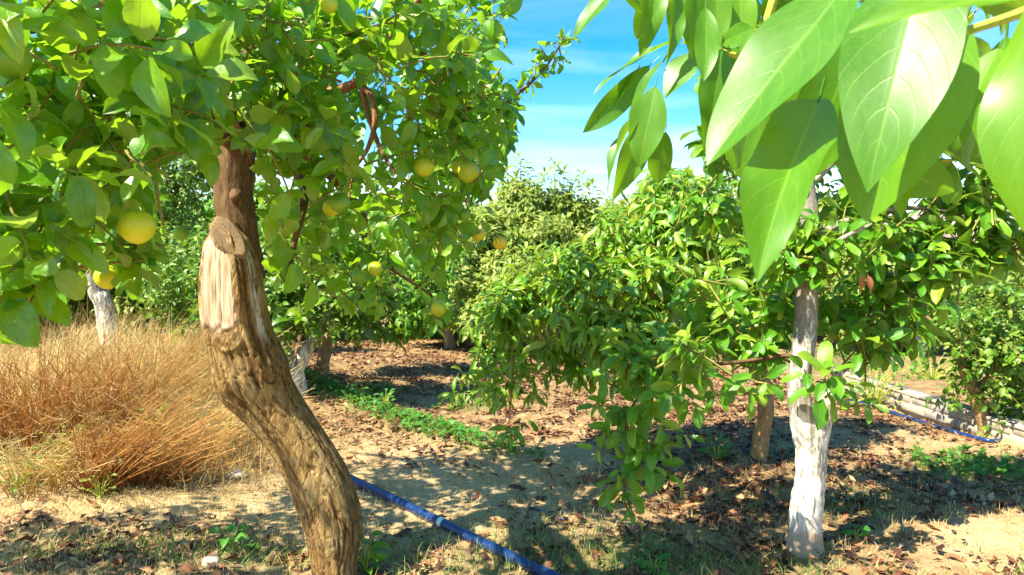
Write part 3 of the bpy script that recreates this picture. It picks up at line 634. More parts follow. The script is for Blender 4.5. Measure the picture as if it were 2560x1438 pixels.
# ---------------------------------------------------------------- citrus tree with the pruned trunk
D0 = 3.25
def citrus_tree():
    rng = np.random.default_rng(21)
    base = at(838, 1462, D0)
    base[2] = gh(base[0], base[1])
    tree = thing('citrus_tree', 'citrus tree with a leaning brown trunk sawn off on one side and heavy with fruit', 'tree', tuple(base))
    prof = [(1500, 770, 905), (1440, 778, 888), (1390, 772, 893), (1340, 758, 908), (1300, 745, 908), (1260, 728, 892), (1200, 703, 874), (1150, 676, 846), (1100, 648, 815), (1050, 610, 785),
            (1000, 572, 756), (975, 545, 744), (950, 530, 734), (910, 528, 718), (870, 522, 700), (830, 515, 684), (790, 511, 674), (740, 511, 668), (690, 514, 663), (650, 518, 652), (610, 522, 636), (580, 527, 622), (560, 532, 614)]
    ys = np.array([p[0] for p in prof], float); l = np.array([p[1] for p in prof], float); r = np.array([p[2] for p in prof], float)
    n = 300; yy = np.linspace(1500, 560, n); s = F_PX / D0
    cx = np.interp(yy, ys[::-1], ((l + r) / 2)[::-1]); hw = np.interp(yy, ys[::-1], ((r - l) / 2)[::-1])
    # width across the lean
    slope = np.gradient(cx, yy); hw = hw * np.cos(np.arctan(slope))
    P = np.array([at(cx[i], yy[i], D0) for i in range(n)]); rad = hw / s
    k = np.hanning(43)[1:-1]; k /= k.sum(); sm_ = lambda v: np.convolve(np.pad(v, 20, 'reflect', reflect_type='odd'), k, 'valid')
    for c in range(3): P[:, c] = sm_(P[:, c])
    rad = sm_(rad)
    P[:, 1] += 0.05 * np.sin(np.linspace(0, 5, n)); rad = rad * (1 - .28 * smooth(612, 566, yy))
    sides = 128; cols = np.zeros((n, sides + 1, 3))
    pit_ = lambda p: mnoise.noise(p * 2.3)
    def disp(rr, th, Q):
        o = rr.copy()
        for i in range(n):
            y = yy[i]
            for j in range(sides + 1):
                t = th[j]; tt = t if t < math.pi else t - 2 * math.pi     # 0 faces the camera, sign: side
                p = Vector((math.cos(t) * 1.7, math.sin(t) * 1.7, y * 0.006))
                big = mnoise.noise(p * 1.1 + Vector((5, 0, 0))); 
                rid = abs(mnoise.noise(Vector((math.cos(t) * 3.6, math.sin(t) * 3.6, y * 0.0045 + 0.4 * mnoise.noise(p)))))
                fine = mnoise.noise(Vector((math.cos(t) * 9, math.sin(t) * 9, y * 0.02)))
                pit = mnoise.noise(Vector((math.cos(t) * 5, math.sin(t) * 5, y * 0.035)))
                rid2 = abs(mnoise.noise(Vector((math.cos(t) * 7.5 + 3, math.sin(t) * 7.5, y * 0.009 + 0.5 * pit_(p)))))
                f = 0.985 + 0.045 * big - 0.075 * max(0, 0.085 - rid) / 0.085 - 0.045 * max(0, 0.075 - rid2) / 0.075 + 0.012 * fine + 0.006 * pit
                a = SGN * tt                                              # >0 to the right in the picture
                jag = 14 * mnoise.noise(Vector((a * 3, 1.7, 0))) + 8 * mnoise.noise(Vector((a * 9, 4, 0)))
                # bare, flattened wood on the upper front
                wv = (1 - smooth(805 + jag, 825 + jag, y)); wa = smooth(-1.08 + .12 * pit, -0.92 + .12 * pit, a) * (1 - smooth(0.34 + 0.08 * pit, 0.46 + .08 * pit, a)); w = float(wv * wa)
                if w > 0:
                    flat = 0.74 / max(math.cos(a + 0.30), 0.5); g2 = 0.02 * mnoise.noise(Vector((a * 16, y * 0.004, 0)))
                    f = f * (1 - w) + w * (min(flat, 1.02) + g2)
                lip = math.exp(-((a - 0.55) / 0.10) ** 2) * (1 - smooth(900, 1000, y)); f += 0.07 * lip
                grv = math.exp(-((a - 0.80) / 0.07) ** 2) * (1 - smooth(880, 960, y)); f -= 0.07 * grv
                ws = smooth(0.90, 0.97, a) * (1 - smooth(1.18, 1.28, a)) * (1 - smooth(845, 880, y)) * (y > 625)
                crack = sum(math.exp(-((a - a0 - 0.03 * math.sin(y * .03)) / 0.018) ** 2) * smooth(y0, y0 + 15, y) * (1 - smooth(y1 - 20, y1, y)) for a0, y0, y1 in ((-0.35, 600, 770), (-0.12, 640, 800), (0.2, 600, 700))); f -= 0.03 * min(1, crack)
                kd = math.hypot((a - 0.02) * 62, (y - 828) * 1.0); knot = math.exp(-((kd - 24) / 6) ** 2); f += 0.05 * knot - 0.03 * math.exp(-(kd / 14) ** 2)
                band = math.exp(-((y - 812 - 1.2 * jag) / 9) ** 2) * wa
                sl_ = -0.42 + 0.10 * mnoise.noise(Vector((1, y * .012, 0))) + .0004 * (y - 950); split = math.exp(-((a - sl_) / 0.05) ** 2) * smooth(930, 970, y); f -= 0.035 * split
                burl = math.exp(-((y - 940) / 60) ** 2) * math.exp(-((a + 1.2) / 0.6) ** 2); f += 0.06 * burl
                o[i, j] = rr[i, j] * f
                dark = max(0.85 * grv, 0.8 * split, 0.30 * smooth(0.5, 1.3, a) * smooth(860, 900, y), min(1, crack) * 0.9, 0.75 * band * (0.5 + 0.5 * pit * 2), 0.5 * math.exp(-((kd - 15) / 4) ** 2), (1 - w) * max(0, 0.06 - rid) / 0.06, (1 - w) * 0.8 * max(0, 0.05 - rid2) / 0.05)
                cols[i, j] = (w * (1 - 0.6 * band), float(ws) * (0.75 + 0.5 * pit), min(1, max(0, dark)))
        return o
    # find the sign of theta that runs to the right of the picture
    Vt, _, _ = tube(P[:3], 0.1, 4, caps=False); 
    global SGN; SGN = 1 if Vt[1][0] > P[0][0] else -1
    V, F, U = tube(P, rad, sides, disp=disp)
    C = np.vstack([cols.reshape(-1, 3), np.zeros((2, 3))])
    link('trunk', new_mesh('trunk', V, F, M['hero_bark'], U, C), tree)
    # oblique sawn face on top of the stump
    m = 40; th = np.linspace(0, 2 * np.pi, m, endpoint=False); c = at(570, 592, D0 - 0.122); ex = np.array([0.066, -0.012, -0.080]); ey = np.array([0.034, 0.030, 0.030])
    rings = []; uvs = []
    nn = np.cross(ex, ey); nn = -unit(nn) if nn[1] > 0 else unit(nn)
    for k_, (q, lift) in enumerate(((1.0, -0.05), (1.0, 0.0), (0.9, 0.006), (0.6, 0.004), (0.3, 0.0), (0.05, 0.002))):
        jit = 1 + 0.06 * np.sin(th * 3 + 1) + 0.03 * np.sin(th * 7)
        rings.append(c + q * (np.cos(th) * jit)[:, None] * ex + q * (np.sin(th) * jit)[:, None] * ey + nn * lift); uvs.append(np.stack([q * np.cos(th), q * np.sin(th)], -1))
    ix = np.arange(len(rings) * m).reshape(len(rings), m); ixr = np.roll(ix, -1, 1)
    F = np.stack([ix[:-1], ixr[:-1], ixr[1:], ix[1:]], -1).reshape(-1, 4)
    link('sawn_face', new_mesh('sawn_face', np.concatenate(rings), F, M['cut'], np.concatenate(uvs)), tree, label='oblique sawn end of the pruned stem')
    up = [at(612, 700, D0 + 0.05), at(600, 610, D0 + 0.05), at(586, 500, D0 + 0.06), at(592, 400, D0 + 0.05), at(612, 260, D0), at(640, 120, D0 - 0.05), at(645, -80, D0 - 0.1), at(620, -400, D0 - 0.05)]
    tube_obj('upper_stem', up, [0.085, 0.086, 0.083, 0.078, 0.06, 0.05, 0.045, 0.03], M['dark_bark'], tree, 20, 0.16, 60, seed=3)
    fork = at(600, 370, D0)
    tube_obj('knot_stub', [at(590, 488, D0 - 0.02), at(588, 492, D0 - 0.05), at(587, 496, D0 - 0.075)], [0.03, 0.026, 0.012], M['dark_bark'], tree, 10, 0.2)
    limbs = [
        ('gold_bark', [fork, at(520, 220, 2.85), at(440, 110, 2.3), at(350, 45, 2.05), at(250, 25, 1.9), at(100, 60, 1.75), at(-150, 100, 1.6)], [.045, .04, .032, .030, .026, .02, .012]),
        ('red_bark', [fork, at(480, 250, 2.9), at(370, 140, 2.5), at(300, 100, 2.3), at(200, 120, 2.1), at(60, 250, 1.9), at(-60, 420, 1.8)], [.045, .045, .045, .042, .03, .02, .01]),
        ('dark_bark', [fork, at(500, 310, 2.9), at(350, 350, 2.5), at(210, 450, 2.1), at(120, 600, 1.9), at(70, 760, 1.75)], [.04, .03, .024, .018, .012, .006]),
        ('dark_bark', [at(600, 300, D0), at(560, 180, 2.6), at(480, 60, 2.2), at(420, -80, 2.0)], [.035, .03, .024, .015]),
        ('red_bark', [at(625, 230, D0), at(760, 240, 3.2), at(900, 200, 3.0), at(1000, 60, 2.8), at(1100, -60, 2.7)], [.034, .024, .018, .014, .010]),
        ('red_bark', [at(880, 208, 3.04), at(925, 235, 3.0), at(938, 300, 2.95), at(920, 370, 2.95), at(885, 430, 2.95), at(870, 520, 2.95)], [.015, .013, .012, .009, .006, .003]),
        ('red_bark', [at(900, 200, 3.02), at(922, 290, 3.02), at(955, 380, 3.0), at(1000, 440, 2.95), at(1080, 480, 2.9)], [.013, .011, .009, .006, .003]),
        ('dark_bark', [at(600, 330, D0), at(700, 360, 2.9), at(760, 470, 2.6), at(740, 590, 2.5), at(720, 690, 2.5)], [.03, .022, .016, .011, .006]),
        ('dark_bark', [at(625, 260, D0), at(760, 380, 3.5), at(900, 520, 3.7), at(930, 630, 3.7), at(1080, 740, 3.85)], [.03, .024, .018, .012, .006]),
        ('dark_bark', [at(980, 60, 2.8), at(1100, 180, 3.2), at(1200, 290, 3.5), at(1300, 230, 3.55), at(1370, 160, 3.6), at(1412, 92, 3.62)], [.018, .014, .011, .008, .005, .003]),
        ('dark_bark', [at(640, 100, D0), at(700, -100, 3.6), at(800, -300, 4.0)], [.04, .03, .015]),
        ('dark_bark', [fork, at(480, 300, 3.7), at(300, 250, 4.1), at(100, 200, 4.3)], [.035, .03, .022, .012]),
    ]
    for k_, (mt, path, rd) in enumerate(limbs): tube_obj('limb', path, rd, M[mt], tree, 9, 0.12, seed=k_ * 7)
    lv = Leaves()
    cl = [ # near-left mass
        (60, 40, 1.55, .22, 10), (210, 90, 1.85, .16, 6), (60, 190, 1.45, .18, 9), (190, 250, 1.6, .2, 11), (20, 380, 1.7, .2, 11), (170, 420, 1.8, .2, 11), (300, 330, 1.9, .2, 11), (90, 540, 1.75, .2, 13), (210, 590, 1.95, .16, 9),
        (30, 650, 1.8, .15, 10), (130, 690, 1.9, .12, 7), (40, 760, 1.75, .09, 5), (110, 770, 1.85, .06, 3), (-10, 850, 1.75, .07, 3), (330, 470, 2.1, .2, 10), (330, 580, 2.1, .13, 6), (270, 660, 2.3, .1, 4),
        (430, 300, 1.8, .14, 7), (480, 160, 2.1, .2, 9), (470, 400, 2.3, .12, 4), (520, 60, 2.1, .2, 9), (350, 190, 2.3, .2, 7), (420, 480, 2.6, .12, 3),
        (600, 130, 2.2, .22, 11), (580, 270, 2.0, .12, 5), (680, 250, 2.2, .2, 10), (700, 390, 2.3, .16, 8), (690, 60, 2.2, .22, 11), (800, 120, 2.3, .22, 12), (790, 270, 2.4, .18, 9),
        (810, 420, 2.5, .18, 9), (710, 520, 2.45, .17, 9), (690, 610, 2.4, .12, 6), (720, 710, 2.5, .08, 4), (900, 60, 2.4, .24, 13), (900, 190, 2.5, .2, 8), (870, 360, 2.6, .13, 4), (910, 430, 2.7, .14, 6),
        (1010, 110, 2.5, .22, 12), (1100, 40, 2.6, .22, 12), (1050, 220, 2.7, .2, 10), (1140, 170, 2.8, .18, 9), (1190, 60, 2.9, .17, 8), (1060, 340, 2.8, .2, 10), (1150, 320, 3.0, .2, 10),
        (1090, 470, 2.9, .2, 11), (1180, 480, 3.1, .16, 8), (1120, 560, 3.0, .14, 8), (1230, 390, 3.3, .13, 6), (1240, 300, 3.5, .16, 8), (1200, 230, 3.5, .2, 10), (1040, 520, 3.1, .14, 5), (1180, 580, 3.2, .1, 4),
        (1240, 130, 3.4, .12, 5), (1220, 10, 3.2, .18, 8),
        (950, 560, 3.6, .13, 4), (930, 640, 3.7, .12, 6), (890, 690, 3.7, .1, 5), (840, 600, 3.6, .14, 5), (790, 700, 3.7, .14, 5), (1085, 800, 3.85, .07, 4), (1065, 740, 3.9, .05, 2), (800, 560, 3.5, .16, 5),
        # behind the stem
        (150, 200, 3.6, .6, 45), (350, 100, 3.8, .6, 42), (120, 480, 3.4, .42, 28), (330, 360, 3.8, .45, 30), (600, 80, 3.9, .6, 45), (800, 250, 4.0, .55, 44), (1000, 120, 4.0, .55, 44), (1120, 300, 4.1, .4, 34), (960, 380, 4.1, .3, 18), (700, 430, 4.0, .35, 20), (600, 300, 4.0, .4, 24), (60, 620, 3.2, .3, 18), (280, 560, 3.3, .22, 9), (1200, 180, 4.2, .3, 18), (1240, 330, 4.1, .2, 12),
        # above and beyond the frame
        (200, -200, 2.6, .3, 5), (700, -220, 2.9, .4, 9), (1050, -220, 3.0, .45, 14), (400, -250, 3.6, .6, 16), (900, -260, 3.7, .6, 22)]
    bx_ = np.array([-2000, 0, 150, 160, 420, 520, 545, 650, 660, 720, 770, 980, 1000, 1040, 1055, 1125, 1140, 1260, 1300, 1420]); by_ = np.array([800, 860, 835, 745, 705, 640, 400, 420, 800, 830, 770, 800, 690, 640, 840, 850, 640, 610, 420, 300])
    ry_ = np.array([-2000, 0, 60, 140, 200, 260, 330, 400, 480, 600, 640, 660, 900]); rx_ = np.array([1400, 1285, 1265, 1245, 1265, 1290, 1285, 1265, 1230, 1245, 1200, 1120, 1120])
    def keep(P):
        '''pruning of the crown: open round the stem and the fruit, ragged lower and outer edge'''
        x, y, z = project(P); k = np.ones(len(P))
        k[(y > np.interp(x, bx_, by_)) & (z < 4.6)] = 0; k[x > np.interp(y, ry_, rx_)] = 0
        k[(x > 530) & (x < 640) & (y > 375) & (y < 700) & (z < 3.3)] = 0
        k[(x > 395) & (x < 535) & (y > 395) & (y < 720)] *= .12
        k[(x > 890) & (x < 975) & (y > 200) & (y < 420) & (z < 3.0)] *= .35
        k[(x > 215) & (x < 300) & (y > 700) & (y < 800)] *= .1
        for fx, fy, fd, fz, *_ in FRUITS: k[(fd < 90) & (np.hypot(x - fx, y - fy) < fd * .72) & (z < fz + .03)] = 0
        return k
    a_ = [(x, y, d_, r_, max(2, round(n_ * .95))) for x, y, d_, r_, n_ in cl if d_ < 2.05 and y > -50]; b_ = [(x, y, d_, r_, max(2, round(n_ * 1.0))) for x, y, d_, r_, n_ in cl if d_ >= 2.05 or y <= -50]
    citrus_clumps(lv, px_clumps(a_), rng, L=0.108, length=0.22, n=8, keep=keep)
    citrus_clumps(lv, px_clumps(b_), rng, L=0.094, length=0.22, n=8, keep=keep)
    citrus_clumps(lv, [(np.array(c), (.55, .45, .4), 26) for c in ((-3.2, 2.75, 2.3), (-3.7, 2.5, 2.5), (-2.8, 2.3, 2.6))], rng, L=0.105, length=0.25)
    # the long spur that stands out against the sky
    sp = catmull([at(1200, 290, 3.5), at(1300, 230, 3.55), at(1370, 160, 3.6), at(1412, 92, 3.62)], 17)
    for i in range(1, 17):
        d = sp[i] - sp[i - 1]
        citrus_shoot(lv, sp[i], unit(d) + rng.normal(0, 0.9, 3), rng, n=int(rng.integers(4, 7)), L=0.08 * (1 - 0.025 * i), length=0.09, sag=0.3)
    finish_tree(tree, lv, T_CIT, M['citrus_leaf'], rng, M['twig'])
    return tree
citrus_tree()

# ---------------------------------------------------------------- whitewashed avocado tree
def white_tree():
    rng = np.random.default_rng(33); base = onground(2010, 1372); d = base[1]
    tree = thing('avocado_tree', 'avocado tree with a thick whitewashed trunk forking low in the dappled shade', 'tree', tuple(base))
    q = lambda x, y, o=0.0: at(x, y, d + o)
    s = F_PX / d
    tube_obj('trunk', [q(2008, 1395), q(2009, 1376), q(2012, 1330), q(2018, 1260), q(2026, 1180), q(2030, 1130), q(2022, 1085), q(2007, 1035), q(1998, 990), q(1999, 950)], [66 / s, 52 / s, 41 / s, 38 / s, 36 / s, 37 / s, 40 / s, 34 / s, 29 / s, 24 / s], M['whitewash'], tree, 40, 0.14, 110, seed=2)
    tube_obj('limb', [q(2007, 1035), q(1999, 995), q(1997, 970), q(1999, 940), q(2008, 880), q(2014, 800), q(2018, 690), q(2025, 560, .05), q(2010, 420, .1), q(1960, 250, .15)], [18 / s, 25 / s, 27 / s, 27.5 / s, 27 / s, 28 / s, 29 / s, 24 / s, 16 / s, 9 / s], M['whitewash'], tree, 24, 0.10, 90, seed=9)
    tube_obj('limb', [q(2034, 1150), q(2046, 1085), q(2060, 1035), q(2075, 980, .05), q(2100, 930, .1), q(2150, 900, .15), q(2210, 870, .2), q(2300, 780, .3), q(2380, 640, .3)], [24 / s, 29 / s, 24 / s, 16 / s, 11 / s, 8 / s, 6 / s, 4 / s, 3 / s], M['whitewash'], tree, 14, 0.12, seed=11)
    lim = [('dark_bark', [q(2012, 900), q(1960, 890, .05), q(1850, 905, .05), q(1720, 920, -.1), q(1620, 960, -.2), q(1570, 1060, -.3), q(1600, 1140, -.3)], [.014, .012, .010, .008, .007, .005, .004]),
           ('dark_bark', [q(1640, 930, -.22), q(1570, 1040, -.25), q(1570, 1150, -.25), q(1560, 1240, -.25), q(1575, 1290, -.25)], [.008, .006, .005, .004, .003]),
           ('twig', [q(2012, 820), q(1940, 780, .2), q(1850, 760, .4), q(1740, 750, .5)], [.012, .010, .008, .004]),
           ('grey_bark', [q(2016, 720), q(2060, 640, -.1), q(2100, 600, -.2), q(2180, 560, -.2)], [.02, .015, .011, .006]),
           ('grey_bark', [q(2022, 600), q(2150, 540, .2), q(2280, 520, .3), q(2420, 540, .4)], [.022, .017, .012, .006]),
           ('grey_bark', [q(2024, 520, .05), q(1930, 430, .1), q(1850, 360, .2), q(1780, 300, .25)], [.02, .015, .011, .006]),
           ('grey_bark', [q(2016, 470, .1), q(2150, 350, .2), q(2300, 280, .3), q(2420, 220, .3)], [.02, .015, .011, .006]),
           ('grey_bark', [q(2090, 945, .1), q(2080, 930, -.1), q(2080, 925, -.25)], [.012, .009, .005])]
    for k, (mt, p, r) in enumerate(lim): tube_obj('limb', p, r, M[mt], tree, 8, 0.1, seed=k * 5)
    lv = Leaves()
    cl = [(1900, 760, d + .25, .25, 8), (1800, 800, d + .35, .25, 9), (1700, 830, d + .25, .2, 7), (1600, 880, d - .2, .17, 7), (1900, 870, d + .2, .16, 5), (1740, 860, d - .55, .12, 4),
          (1750, 700, d + .35, .25, 8), (2100, 760, d + .3, .25, 9), (2200, 700, d + .2, .25, 9), (2150, 850, d + .05, .2, 8), (2250, 780, d + .1, .25, 11), (2330, 680, d + .15, .22, 9), (2060, 590, d - .1, .2, 8), (1960, 590, d - .05, .2, 8),
          (2300, 560, d + .3, .25, 11), (2420, 590, d + .3, .2, 8), (2200, 600, d + .1, .2, 7), (2390, 460, d + .4, .22, 9), (2480, 400, d + .3, .22, 9), (2150, 500, d + .3, .3, 11),
          (1900, 420, d + .3, .3, 12), (1800, 520, d + .5, .25, 8), (1780, 360, d + .3, .18, 6), (2000, 300, d + .3, .35, 14), (2250, 300, d + .3, .35, 14), (2400, 230, d + .3, .3, 10), (1850, 200, d + .4, .25, 8), (2050, 80, d + .2, .4, 14), (2300, 50, d + .3, .4, 14),
          (2500, 620, d + .3, .15, 4), (2470, 500, d + .2, .22, 9), (2540, 560, d + .3, .2, 7), (2350, 640, d + .2, .2, 7)]
    avocado_clumps(lv, px_clumps(cl), rng, L=0.155, n=9, up=0.25, sag=0.7)
    # hand-placed rosettes
    for (x, y, o, n, L, dv) in [(2035, 640, -.15, 12, .17, (0, -.7, .8)), (1945, 660, -.1, 9, .15, (-.5, -.6, .4)), (2130, 640, -.15, 10, .16, (.5, -.6, .5)), (2190, 620, -.1, 9, .15, (.6, -.5, .5)),
                                (2078, 925, -.30, 11, .18, (.1, -.6, .6)), (2010, 925, -.2, 6, .15, (-.6, -.5, .4)), (2140, 960, -.2, 8, .15, (.7, -.5, .2)), (2180, 1010, -.15, 6, .12, (.8, -.3, -.2)),
                                (1560, 880, -.25, 10, .16, (-.3, -.5, .4)), (1620, 965, -.3, 9, .16, (-.2, -.5, .3)), (1540, 1020, -.3, 7, .15, (-.6, -.4, 0)), (1580, 1075, -.3, 8, .16, (0, -.5, -.2)), (1700, 960, -.5, 8, .15, (.2, -.5, .2)),
                                (1660, 1110, -.3, 7, .14, (.5, -.4, 0)), (1630, 1165, -.3, 7, .17, (.2, -.5, -.2)), (1690, 1190, -.3, 6, .15, (.6, -.4, -.3)), (1545, 1180, -.25, 5, .13, (-.5, -.4, -.3)), (1520, 1225, -.25, 4, .13, (-.5, -.4, -.5)),
                                (1575, 1250, -.25, 6, .15, (.1, -.5, -.6)), (1585, 1290, -.25, 5, .14, (.2, -.4, -.7)), (1500, 1080, -.3, 4, .13, (-.8, -.3, -.1)), (1740, 1010, -.5, 7, .14, (.2, -.5, -.2)), (1890, 985, -.45, 7, .15, (.2, -.5, -.1)), (1800, 985, -.02, 5, .14, (0, -.6, 0)), (1490, 1010, -.3, 6, .14, (-.6, -.4, 0)), (1490, 1120, -.3, 5, .13, (-.7, -.4, -.2)), (1600, 1010, -.35, 8, .15, (.1, -.6, .1)), (1650, 1050, -.35, 7, .15, (.3, -.6, 0)), (1720, 1090, -.3, 5, .13, (.6, -.4, -.1)), (1600, 1120, -.3, 7, .15, (0, -.6, -.1)), (1690, 900, -.35, 8, .15, (0, -.6, .3)), (1630, 900, -.3, 8, .15, (-.1, -.6, .3)), (1500, 930, -.25, 7, .14, (-.5, -.5, .2)), (1770, 930, -.5, 6, .14, (.1, -.6, .1)), (1920, 960, -.5, 5, .13, (.1, -.6, -.2))]:
        avocado_shoot(lv, at(x, y, d + o), dv, rng, n=n, L=L, sag=0.65, back=0.14)
    finish_tree(tree, lv, T_AVO, M['avocado_leaf'], rng, M['twig'])
    # one dead brown leaf hanging by its stalk
    for x, y, x2, y2, dd in ((2155, 690, 2150, 735, -.2), (2168, 688, 2178, 738, -.2)):
        p = at(x, y, d + dd); t = at(x2, y2, d + dd); m = frames(p[None], (t - p)[None], np.array([[0.3, -1, 0.2]]), np.array([np.linalg.norm(t - p)]))[0]
        V, F, U = T_CIT[3]; o = link('dead_leaf', new_mesh('dead_leaf', V, F, M['dead_leaf'], U)); o.parent = tree; o.matrix_parent_inverse = Matrix.Translation(tree.location).inverted(); o.matrix_basis = Matrix(m.tolist()); o['label'] = 'dead reddish brown leaf hanging shrivelled'
white_tree()

# ---------------------------------------------------------------- avocado tree whose branches hang in front of the lens
def overhanging_tree():
    rng = np.random.default_rng(44); bx, by = 2.75, 1.15; base = np.array([bx, by, gh(bx, by)])
    tree = thing('avocado_tree', 'avocado tree with huge glossy leaves hanging close in the upper corner', 'tree', tuple(base))
    tube_obj('trunk', [base + (0, 0, -.1), base + (0, 0, .3), base + (-.05, .05, .9), base + (-.1, .15, 1.6), base + (-.15, .3, 2.2)], [.11, .085, .075, .07, .06], M['whitewash'], tree, 16, 0.1)
    top = base + (-.15, .3, 2.2)
    hub = at(2700, -250, 1.2)
    Z = lambda *a: np.array(a)
    for k, (p, r) in enumerate([([top, (top + hub) / 2 + Z(0, 0, .15), hub, at(2480, -120, 1.0), at(2250, -60, 0.95), at(2130, 120, .92)], [.045, .03, .018, .011, .008, .005]),
                 ([hub, at(2300, -200, 1.25), at(2000, -120, 1.4), at(1900, 100, 1.45), at(1850, 140, 1.45), at(1735, 100, 1.45)], [.016, .013, .011, .008, .006, .004]),
                 ([at(2480, -120, 1.0), at(2600, 0, .7), at(2560, 30, .68), at(2395, 85, .66)], [.007, .006, .005, .004]),
                 ([at(2000, -120, 1.4), at(1800, -100, 1.5), at(1650, -60, 1.5), at(1540, -30, 1.5)], [.008, .007, .005, .004]),
                 ([top, top + Z(-.3, .5, .2), top + Z(-.6, 1.0, .3)], [.05, .035, .015]), ([top, top + Z(.5, .3, .3), top + Z(1.0, .5, .4)], [.05, .03, .01]), ([top, top + Z(.1, -.4, .3), top + Z(.3, -.9, .4)], [.05, .03, .01])]):
        tube_obj('limb', p, r, M['grey_bark'] if k > 3 or k == 0 else M['green_twig'], tree, 8, 0.06, seed=k)
    def big(bp, tp, w, db, dt, roll=0.0, tilt=0.35, mat='big_leaf', T=None, label=None):
        p = at(bp[0], bp[1], db); t = at(tp[0], tp[1], dt); L = np.linalg.norm(t - p); ax = unit(t - p)
        view = unit(CAM - (p + t) / 2); n = view + np.array([-0.3, 0, tilt + .15]); n = n - ax * (n @ ax); n = unit(n)
        side = np.cross(ax, n); n = n * math.cos(roll) + side * math.sin(roll)
        wm = w / F_PX * (db + dt) / 2
        m = frames(p[None], ax[None], n[None], np.array([L]), np.array([wm]))[0]
        k = int(rng.integers(0, len(T_BIG))) if T is None else T
        if (k, mat) not in BIGM: BIGM[(k, mat)] = new_mesh('leaf', *T_BIG[k][:2], M[mat], T_BIG[k][2])
        o = link('leaf', BIGM[(k, mat)]); o.parent = tree; o.matrix_parent_inverse = Matrix.Translation(tree.location).inverted(); o.matrix_basis = Matrix(m.tolist())
        if label: o['label'] = label
    BIGM = {}
    big((2140, -60), (1757, 398), 235, .80, .74, .15)
    big((2330, -110), (2150, 468), 270, .70, .66, -.1, .3)
    big((2360, 0), (2148, 548), 330, .78, .78, .2, .2)
    big((2042, 250), (1892, 676), 190, .84, .64, .0, .35, label='large leaf whose upper half lies in shadow')
    big((2690, -120), (2605, 690), 290, .62, .60, .25, .25)
    big((2660, -40), (2120, 70), 130, .34, .36, .3, .6, label='blurred leaf held closest to the lens')
    big((2330, 120), (2225, 545), 190, .80, .80, .5, .1); big((2140, 90), (1985, 470), 170, .90, .92, -.5, .1); big((2300, -60), (2080, 330), 170, .92, .95, .4, .2)
    big((2500, 120), (2420, 275), 90, .80, .80, .3); big((2105, 120), (2060, 330), 110, .98, 1.0, .4); big((2090, -40), (1930, 330), 150, .95, 1.0, -.4, .1)
    big((2060, 330), (2400, 500), 150, 1.0, 1.05, .3, .1); big((2180, 150), (2110, 320), 90, 1.0, 1.0, -.3)
    big((2520, 90), (2470, 430), 150, 1.0, 1.0, .5, 0); big((2250, 60), (2240, 420), 200, .95, .98, .2, 0)
    # the smaller spray to the left
    sm = [((1540, -40), (1430, 98), 62, .3), ((1690, 100), (1473, 226), 42, .9), ((1625, 165), (1458, 332), 66, -.8), ((1640, 215), (1592, 418), 92, .1), ((1615, 255), (1500, 482), 46, .7), ((1620, 280), (1535, 508), 74, -.6),
          ((1665, 330), (1640, 465), 60, -.5), ((1745, 130), (1655, 240), 85, .1), ((1880, 70), (1800, 110), 62, .0), ((1620, -20), (1590, 100), 46, -.6), ((1650, -60), (1605, 140), 60, -.7), ((1690, -50), (1672, 165), 56, -.8),
          ((1740, -40), (1735, 150), 84, -.5), ((1790, -60), (1790, 120), 70, -.7), ((1800, 120), (1768, 385), 98, -.6), ((1560, -60), (1600, 40), 40, .5), ((1850, -40), (1850, 130), 80, -.5), ((1900, 150), (1850, 420), 110, -.7), ((1960, 60), (1900, 330), 100, -.4), ((1940, -80), (1960, 160), 90, -.5), ((1840, 280), (1860, 470), 80, .5), ((1700, -30), (1710, 100), 60, .4), ((1765, 20), (1760, 200), 64, -.4), ((1660, 150), (1560, 300), 40, .6), ((1590, 180), (1510, 300), 34, .4)]
    for i, (a, b, w, r) in enumerate(sm):
        dd = 1.42 + rng.uniform(-.12, .1); big(a, b, w * 1.0, dd, dd + rng.uniform(-.06, .06), r + rng.normal(0, .1), rng.uniform(.1, .5))
    lv = Leaves()
    cl = [(np.array([2.15, 2.05, 2.75]), (.7, .65, .4), 62), (np.array([2.9, 1.6, 3.0]), (.8, .7, .5), 55), (np.array([3.2, .6, 2.7]), (.7, .7, .5), 40), (np.array([2.7, 2.5, 2.3]), (.4, .4, .4), 14)]
    avocado_clumps(lv, cl, rng, L=0.17, n=10, up=.3)
    lv2 = [(2250, -80, 1.35, 8), (2450, -40, 1.3, 8), (2050, -150, 1.5, 8), (1900, -160, 1.6, 8), (2350, 260, 1.35, 6), (2050, 180, 1.5, 7), (1950, 240, 1.6, 6), (2200, 200, 1.4, 7), (1760, -60, 1.6, 7), (2420, 300, 1.6, 8), (2400, 400, 1.7, 8), (2380, 230, 1.5, 7), (2520, 330, 1.7, 7), (2140, 40, 1.5, 8), (2260, 60, 1.5, 8), (1860, 60, 1.7, 7)]
    for x, y, dd, n in lv2: avocado_shoot(lv, at(x, y, dd), (rng.uniform(-.5, .5), -.2, -.2), rng, n=n, L=.15, sag=.8, back=.12)
    finish_tree(tree, lv, T_AVO, M['avocado_leaf'], rng, M['green_twig'])
overhanging_tree()

